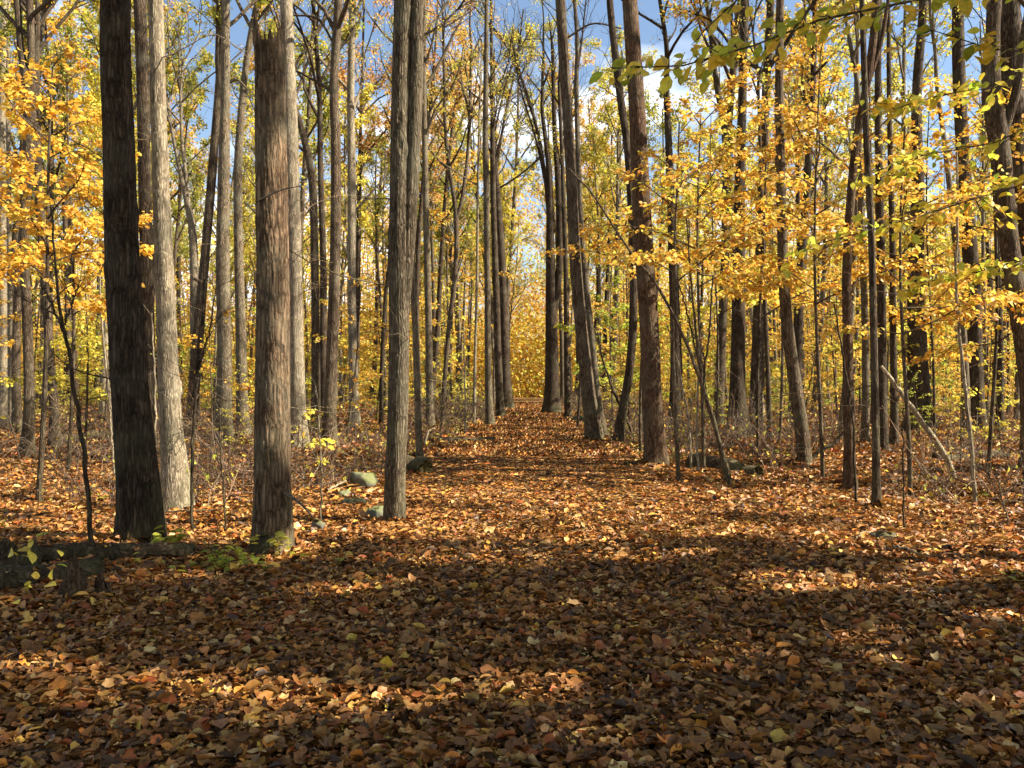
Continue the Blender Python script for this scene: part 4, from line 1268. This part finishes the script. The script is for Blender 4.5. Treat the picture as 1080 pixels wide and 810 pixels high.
log('log', 'short dark stick at the foot of the red brown trunk', P3(660, 0, 16.0, .04), P3(686, 0, 16.4, .05), .05, .04, M['bark_log'], 7)
log('log', 'fallen dark log crossing behind the thick dark trunk in the clearing', P3(62, 0, 23.5, .15), P3(128, 0, 24.2, .14), .17, .15, M['bark_log'], 8)


def stump():
    d = 6.6
    p = P3(14, 0, d, -.05)
    root = empty('stump', p, 'squat dark stump at the frame edge behind the logs', 'stump')
    mb = MB()
    bark_trunk(mb, np.array([[0, 0, 0], [.01, 0, .15], [0, .02, .3]]), np.array([.17, .15, .12]), 30, 50, 8, flare=.35, flare_h=.2, rough=.09, ridge=.012, cap=True, jag=lambda th: .05 * np.sin(th * 3) + .05 * np.abs(np.sin(th * 7)))
    mb.build('bark', M['bark_dark'], root)


stump()


def bark_slab(label, px, d, w, h, lean, seed):
    """curled sheet of torn bark standing in the leaves"""
    p = P3(px, 0, d, -.04)
    root = empty('bark_chunk', p, label, 'bark')
    r = np.random.default_rng(seed)
    nu, nv = 14, 18
    u = np.linspace(-1.1, 1.1, nu)
    v = np.linspace(0, 1, nv)
    U, Vv = np.meshgrid(u, v)
    wid = w * (1 - .55 * Vv ** 1.4) * (1 + .12 * np.sin(Vv * 9 + U * 2))
    top = h * (1 - .35 * np.abs(U) ** 1.5 + .12 * np.sin(U * 7))
    def sheet(off):
        rad = wid + off
        return np.stack([rad * np.sin(U * 1.1), -rad * np.cos(U * 1.1) + lean * Vv, Vv * top], -1) + r.normal(0, .004, U.shape + (3,))
    mb = MB()
    idx = np.arange(nu * nv).reshape(nv, nu)
    q = np.stack([idx[:-1, :-1], idx[:-1, 1:], idx[1:, 1:], idx[1:, :-1]], -1).reshape(-1, 4)
    A, Bb = sheet(0.012).reshape(-1, 3), sheet(-.012).reshape(-1, 3)
    n = nu * nv
    edge = np.concatenate([idx[0], idx[1:, -1], idx[-1, -2::-1], idx[-2:0:-1, 0]])
    e2 = np.roll(edge, -1)
    mb.add(np.vstack([A, Bb]), np.concatenate([q, q[:, ::-1] + n, np.stack([edge, edge + n, e2 + n, e2], -1)]))
    mb.build('bark', M['bark_red'], root)


bark_slab('reddish torn bark chunk standing in the leaves before the logs', 78, 6.0, .10, .34, .05, 1)
bark_slab('split piece of bark leaning next to the taller torn chunk', 112, 6.1, .08, .22, -.04, 2)


def rock(label, px, py, w, h, dep, seed, tint=(1, 1, 1), sink=.25):
    d = depth_of(py)
    p = P3(px, 0, d, 0)
    ROCKS.append((p[0], p[1], w, h * .8))
    r = np.random.default_rng(seed)
    nu, nv = 40, 22
    u = np.arange(nu) * 2 * PI / nu
    v = np.linspace(.02, PI - .02, nv)
    U, Vv = np.meshgrid(u, v)
    X = np.stack([np.cos(U) * np.sin(Vv), np.sin(U) * np.sin(Vv), np.cos(Vv)], -1)
    rad = np.ones(U.shape)
    for i in range(15):   # chop with planes for facets
        nrm = unit(r.normal(0, 1, 3))
        c = r.uniform(.5, .85)
        dot = X @ nrm
        rad = np.minimum(rad, np.where(dot > .05, c / np.maximum(dot, .05), 9))
    for i in range(10):
        k = r.normal(0, 4 + i, 3)
        rad += .03 / (1 + .25 * i) * np.sin(X @ k + r.uniform(0, 6))
    V = X * rad[..., None] * np.array([w / 2, dep / 2, h / 2 / (1 - sink)])
    V[..., 2] += h / 2 - h * sink
    idx = np.arange(nu * nv).reshape(nv, nu)
    q = np.stack([idx[:-1], idx[1:], np.roll(idx[1:], -1, 1), np.roll(idx[:-1], -1, 1)], -1).reshape(-1, 4)
    mb = MB()
    c = np.ones((nu * nv, 4))
    c[:, :3] = tint
    mb.add(V.reshape(-1, 3), q, c)
    o = mb.build('boulder', M['rock'], loc=p)
    tag(o, label, 'boulder')


rock('largest flat topped mossy boulder beside the twin stemmed tree', 382, 514, .52, .30, .5, 1, (.85, .87, .75))
rock('small mossy rock at the corner of the largest boulder', 364, 523, .22, .14, .25, 2)
rock('dark low rock in front of the largest boulder', 376, 535, .40, .14, .3, 3, (.6, .6, .55))
rock('mossy rock leaning on the foot of the twin stemmed tree', 396, 549, .30, .24, .3, 4, (.8, .85, .75))
rock('little grey rock half buried near the snag', 335, 562, .2, .16, .22, 5, (.8, .8, .75))
rock('low dark rock almost covered by leaves on the flat before the slim brown trunk', 931, 570, .32, .15, .3, 6, (.45, .38, .3))
rock('dark stone at the verge by the slender far trunk', 609, 446, .8, .4, .6, 7, (.5, .5, .45))
rock('pale stone lying near the foot of the forked sapling by the path verge', 470, 471, .25, .15, .25, 8, (.8, .8, .65))


def stick(label, pts, w):
    d0 = pts[0][2]
    Q = np.array([P3(px, 0, d, .05) + np.array([0, 0, z]) for px, z, d in pts])
    base = Q.mean(0)
    base[2] = float(gz(base[0], base[1]))
    mb = MB()
    S = spline(Q - base, 14)
    r = np.random.default_rng(hash_(label))
    S[1:-1] += r.normal(0, .006, (12, 3))
    tubes(mb, S[None], np.linspace(w, w * .5, 14)[None], 7)
    o = mb.build('stick', M['bark_pale'], loc=base)
    tag(o, label, 'stick')


stick('short bent pale stick near the dark low rock on the flat', [(902, .0, 8.4), (912, .04, 8.5), (924, .02, 8.6)], .013)
stick('pale stick lying on the leaves nearer than the slim brown trunk', [(942, .02, 7.9), (958, .03, 7.75), (972, 0, 7.6)], .013)
stick('long grey stick lying at the foot of the slanting dead pole', [(972, .03, 16.2), (990, .08, 15.8), (1003, .12, 15.2)], .03)
stick('thin pale stick propped near the pale furrowed trunk', [(172, .03, 10.5), (200, .05, 10.3), (226, .03, 10.4)], .012)
stick('curved grey stick beside the small log end', [(448, .03, 21), (452, .3, 21.3), (458, .38, 22)], .025)
stick('weathered stick lying between the boulder and the snag', [(345, .0, 12.2), (360, .06, 12.6), (374, .1, 13)], .018)
for i, (px, d, a, s, lab, c) in enumerate([(406, 4.55, 1.2, .075, 'bright yellow leaf standing upright in a sun fleck on the path', (.80, .56, .05)), (517, 5.9, .4, .11, 'dark red leaf lying flat in the shade of the path', (.30, .03, .01))]):
    V, T = tmpl_oval(10, .2, .3)
    mb = MB()
    ax = np.array([[math.cos(a) * (.35 if i == 0 else 1), .2, .9 if i == 0 else .05]])
    put_leaves(mb, (V * np.array([1, 1.5, 1]), T), np.zeros((1, 3)), ax, np.array([[0, -1., .4]]) if i == 0 else np.array([[0, -.25, 1.]]), np.array([s]), np.array([c]))
    o = mb.build('leaf', M['leaf'], loc=P3(px, 0, d, .03))
    tag(o, lab, 'leaf')


def litter():
    mb = MB()
    near = [tmpl_lobed(.22 if q % 2 else .75, q) for q in range(10)] + [tmpl_curled(q) for q in range(8)]
    mid = [tmpl_curled(20), tmpl_curled(21), tmpl_curled(22), tmpl_lobed(.7, 31)]
    far = [tmpl_quad(.25), tmpl_quad(-.2), tmpl_quad(.5)]

    def drop(tm, p, sz, tilt):
        n = len(p)
        which = rng.integers(0, len(tm), n)
        for w in range(len(tm)):
            k = which == w
            m = k.sum()
            if m == 0: continue
            a = rng.uniform(0, 2 * PI, m)
            tl = tilt * rng.gamma(1.5, .75, (m, 1))
            ax = np.column_stack([np.cos(a), np.sin(a), rng.normal(0, .5, m) * tl[:, 0]])
            nm = np.column_stack([rng.normal(0, 1, (m, 2)) * tl, np.ones(m)])
            put_leaves(mb, tm[w], p[k], ax, nm, np.clip(sz * rng.lognormal(0, .5, m), .014, sz * 2.5), litter_cols(m))

    for (y0, y1, dens, tm, sz, tilt) in ((1.6, 6.5, 1900, near, .0375, .5), (6.5, 11, 1200, mid, .043, .5), (11, 18, 560, mid, .058, .5), (18, 34, 170, far, .085, .38), (34, 70, 40, far, .12, .3)):
        x, y = scatter(y0, y1, dens)
        on = np.abs(x - .0246 * y) < 1.95
        lift = .05 if y0 < 11 else .03
        if y0 < 11:
            drop(tm, np.column_stack([x, y, gz(x, y) + .008 + lift * rng.random(len(x)) ** 1.5]), sz, tilt)
        else:   # trodden flat on the path, loose and ruffled beside it
            p = np.column_stack([x, y, gz(x, y) + .008 + lift * rng.random(len(x)) ** 1.5])
            drop(tm, p[on], sz * .8, .16)
            n2 = int(len(x) * .22)
            y2 = rng.uniform(y0, y1, n2)
            x2 = .0246 * y2 + rng.uniform(-1.95, 1.95, n2)
            drop(tm, np.column_stack([x2, y2, gz(x2, y2) + .01 + .02 * rng.random(n2)]), sz * .7, .16)
            drop(tm, p[~on], sz, tilt * 1.25)
    # leaves drifted against the foot of each near trunk
    for (x, y, r0) in MOUNDS:
        if y > 26: continue
        n = int(130 + 900 * r0)
        a = rng.uniform(0, 2 * PI, n)
        q = rng.gamma(1.6, .09, n)
        rr = r0 * 1.05 + q
        px, py_ = x + rr * np.cos(a), y + rr * np.sin(a)
        drop(mid, np.column_stack([px, py_, gz(px, py_) + .10 * np.exp(-q / .12) * rng.random(n) + .01]), .046 + .0012 * y, .8)
    for (a_, b_, r0) in LOGS:
        L = np.linalg.norm(b_ - a_)
        n = int(L * 30)
        t = rng.random(n)
        sd = rng.normal(0, .45, n)
        dr = unit(b_ - a_)
        pr = np.array([-dr[1], dr[0], 0])
        p = a_ + (b_ - a_) * t[:, None] + pr * (sd * r0)[:, None]
        p[:, 2] += r0 * np.sqrt(np.clip(1 - sd ** 2, .05, 1)) * 1.06
        drop(mid, p[np.abs(sd) < .9], .046, .5)
        n = int(L * 160)
        t = rng.random(n)
        side = rng.choice([-1, 1], n) * (r0 * .95 + rng.gamma(1.5, .05, n))
        p = a_ + (b_ - a_) * t[:, None] + pr * side[:, None]
        p[:, 2] = gz(p[:, 0], p[:, 1]) + rng.random(n) * .05
        drop(mid, p, .048, .9)
    for (x, y, w_, h_) in ROCKS:
        n = int(160 * w_)
        a = rng.uniform(0, 2 * PI, n)
        rr = w_ * rng.uniform(.38, .62, n)
        px, py_ = x + rr * np.cos(a), y + rr * np.sin(a) * .8
        drop(mid, np.column_stack([px, py_, gz(px, py_) + .3 * h_ * rng.random(n) ** 2 + .01]), .065, .8)
        n = 5
        px, py_ = x + rng.normal(0, .15 * w_, n), y + rng.normal(0, .12 * w_, n)
        drop(mid, np.column_stack([px, py_, gz(px, py_) + h_ * .97]), .06, .3)
    o = mb.build('fallen_leaves', M['litter'], smooth=False)
    tag(o, 'dry brown, tan and orange leaves strewn over the forest floor', 'fallen leaves', kind='stuff')
    # twigs and bark bits among the leaves
    tw = MB()
    x, y = scatter(1.6, 22, 9)
    n = len(x)
    a = rng.uniform(0, 2 * PI, n)
    P = grow(rng, np.column_stack([x, y, gz(x, y) + .02 + .03 * rng.random(n)]), np.column_stack([np.cos(a), np.sin(a), rng.normal(.02, .12, n)]), rng.gamma(2., .09, n), 5, 0, .3)
    tubes(tw, P, (.002 + .0025 * rng.random(n))[:, None] * np.linspace(1, .6, 5), 4, np.array([(1, 1, 1), (1.8, 1.6, 1.4), (.6, .5, .4)])[rng.integers(0, 3, n)])
    o = tw.build('twig_litter', M['twig'])
    tag(o, 'thin broken twigs lying among the fallen leaves', 'twigs', kind='stuff')


litter()

# ------------------------------------------------------------------ trees beside the camera (out of the picture) that shade its foreground
# gaps carved in these crowns to shape the sun flecks: (x, y, half width, half depth) of the sun fleck each lets through to the path
FLECKS = np.array([(-1.75, 4.25, .62, .17), (-.75, 4.05, .35, .10), (-.05, 4.3, .30, .13), (.3, 5.7, .42, .13), (-2.7, 4.55, .4, .15), (1.95, 5.2, .28, .10), (2.7, 6.7, .7, .2), (-1.0, 6.5, .4, .12),
                   (2.3, 4.1, .22, .08), (.9, 7.6, .6, .18), (-.6, 7.4, .5, .15), (3.0, 5.6, .4, .12), (1.1, 4.75, .18, .07), (-1.4, 5.3, .22, .08), (.2, 3.75, .2, .06), (1.6, 6.3, .3, .1)])


def fleck_filter(origin, r):
    def f(lp):
        p = lp + origin
        q = p - SUNV * (p[:, 2:3] / SUNV[2])
        keep = np.ones(len(p), bool)
        for (fx, fy, a, b) in FLECKS:
            e = ((q[:, 0] - fx) / (a * 1.3 + .08)) ** 2 + ((q[:, 1] - fy) / (b * 1.25 + .1)) ** 2
            keep &= ~((e < 1) & (r.random(len(p)) < .97))
        return keep
    return f


def shade_tree(x, y, H, z0, spread, leafn, nl, seed, label, pal='mixed'):
    root = empty('tree', (x, y, float(gz(x, y)) - .05), label, 'tree', 'trees beside the camera that shade the path')
    r = np.random.default_rng(seed)
    w, l = MB(), MB()
    t = np.linspace(0, 1, 7)
    P = np.column_stack([.2 * np.sin(t * 5 + seed), .2 * np.sin(t * 4 + seed), H * t])
    tp, tr = bark_trunk(w, P - P[0], .2 * (1 - .8 * t), 50, 14, seed)
    canopy_limbs(r, w, l, tp, tr, z0, spread, nl, leafn, pal, .18, up=(.05, .8), subs=8, twigs=5, keepf=fleck_filter(np.array(root.location), r))
    w.build('trunk', M['bark_dark'], root)
    l.build('crown', M['leaf'], root)


shade_tree(11.5, 4.5, 17, 10, 2.6, 9000, 20, 33, 'unseen leafy tree added to shade the logs')  # unseen tree, added so that its crown darkens the logs
shade_tree(14, 1.6, 17, 8, 4, 14000, 24, 32, 'unseen leafy tree added to shade the logs')
shade_tree(11.5, 6.1, 19, 15.2, 1.9, 7000, 20, 31, 'unseen leafy tree added to shade the logs')  # unseen high crown, added to darken the upper part of the thick trunk
SL = 'unseen leafy tree added to shade the logs'
for (x, y, H, z0, sp, ln, nl, sd) in [(10.5, 2.6, 13, 2.5, 4.2, 18000, 30, 1), (11.5, 6.4, 13, 2.8, 3.1, 17000, 30, 2), (17, 4.6, 17, 5, 4.2, 18000, 30, 3), (9, -2, 11, 2.5, 4., 8000, 22, 4), (19, .0, 16, 5, 4.5, 8000, 22, 5),
                                      (-7, -1, 15, 7, 6, 14000, 22, 6), (5.5, -3, 16, 7.5, 6, 16000, 22, 7), (-2, -7, 16, 6, 6, 14000, 22, 8), (-10, 3, 14, 6, 4.5, 11000, 18, 9), (-4, -2.5, 15, 7.5, 6, 14000, 22, 10), (0.5, -1.6, 15, 8, 6, 16000, 24, 11)]:
    shade_tree(x, y - (.14 * x - .3 if x > 8 else 0), H, z0, sp, ln, nl, sd, SL)

rs = random.Random(3)
for i in range(8):  # out of frame trees, added to cast shade stripes across the path
    y = 10.5 + i * 3.4 + rs.uniform(-.6, .6)
    x = .62 * y + rs.uniform(1.5, 9)
    place(CP[5], x, y - .14 * x, rs.uniform(.8, 1.2), rs.uniform(0, 6), 'thin nearly bare tree added beside the frame to stripe the path with shade', 'bare trees added beyond the frame edge on the sunny side')

# ------------------------------------------------------------------ light, sky, camera
sund = bpy.data.lights.new('sun', 'SUN')
sund.energy = 5.0
sund.angle = math.radians(.55)
sund.color = (1, .90, .76)
sun = bpy.data.objects.new('sun', sund)
COL.objects.link(sun)
sp_ = Vector((math.cos(EL) * math.sin(AZ), math.cos(EL) * math.cos(AZ), math.sin(EL)))
sun.rotation_euler = sp_.to_track_quat('Z', 'Y').to_euler()
sun.location = sp_ * 60

w = bpy.data.worlds.new('World')
sc.world = w
w.use_nodes = True
nt = w.node_tree
nt.nodes.clear()
out = nt.nodes.new('ShaderNodeOutputWorld')
bgn = nt.nodes.new('ShaderNodeBackground')
sky = nt.nodes.new('ShaderNodeTexSky')
sky.sky_type = 'NISHITA'
sky.sun_disc = False
sky.sun_elevation = EL
sky.sun_rotation = AZ
sky.air_density = 1.0
sky.dust_density = .6
tc = nt.nodes.new('ShaderNodeTexCoord')
mp = nt.nodes.new('ShaderNodeMapping')
mp.inputs['Scale'].default_value = (1, 1, 2.2)
nt.links.new(tc.outputs['Generated'], mp.inputs[0])
cn = nt.nodes.new('ShaderNodeTexNoise')
cn.inputs['Scale'].default_value = 2.6
cn.inputs['Detail'].default_value = 4
cn.inputs['Roughness'].default_value = .58
nt.links.new(mp.outputs[0], cn.inputs['Vector'])
spz = nt.nodes.new('ShaderNodeSeparateXYZ')
nt.links.new(tc.outputs['Generated'], spz.inputs[0])
low = ramp(nt, spz.outputs[2], [(.08, (.2, .2, .2)), (.4, (0, 0, 0))])
cf = ramp(nt, math_(nt, 'ADD', cn.outputs[0], low), [(.58, (0, 0, 0)), (.74, (.9, .9, .9))])
mx = mixc(nt, cf, sky.outputs[0], (10.5, 10.6, 10.9))
nt.links.new(mx, bgn.inputs[0])
bgn.inputs[1].default_value = .06
nt.links.new(bgn.outputs[0], out.inputs[0])

cam = bpy.data.cameras.new('camera')
cam.sensor_width = 36
cam.lens = 36 * F / 1080
cam.clip_start = .05
cam.clip_end = 2000
co = bpy.data.objects.new('camera', cam)
co.location = (0, 0, EYE)
co.rotation_euler = (math.radians(90), 0, 0)
COL.objects.link(co)
sc.camera = co

vs = sc.view_settings
vs.view_transform = 'Standard'
vs.look = 'None'
vs.exposure = 1.78
vs.gamma = 1
vs.use_curve_mapping = False
sc.render.engine = 'CYCLES'
cy = sc.cycles
cy.use_denoising = True
try: cy.denoiser = 'OPENIMAGEDENOISE'
except Exception: pass
cy.max_bounces = 6
cy.diffuse_bounces = 3
cy.transmission_bounces = 4
cy.glossy_bounces = 2
cy.transparent_max_bounces = 4
cy.sample_clamp_indirect = 6
sc.render.use_persistent_data = False
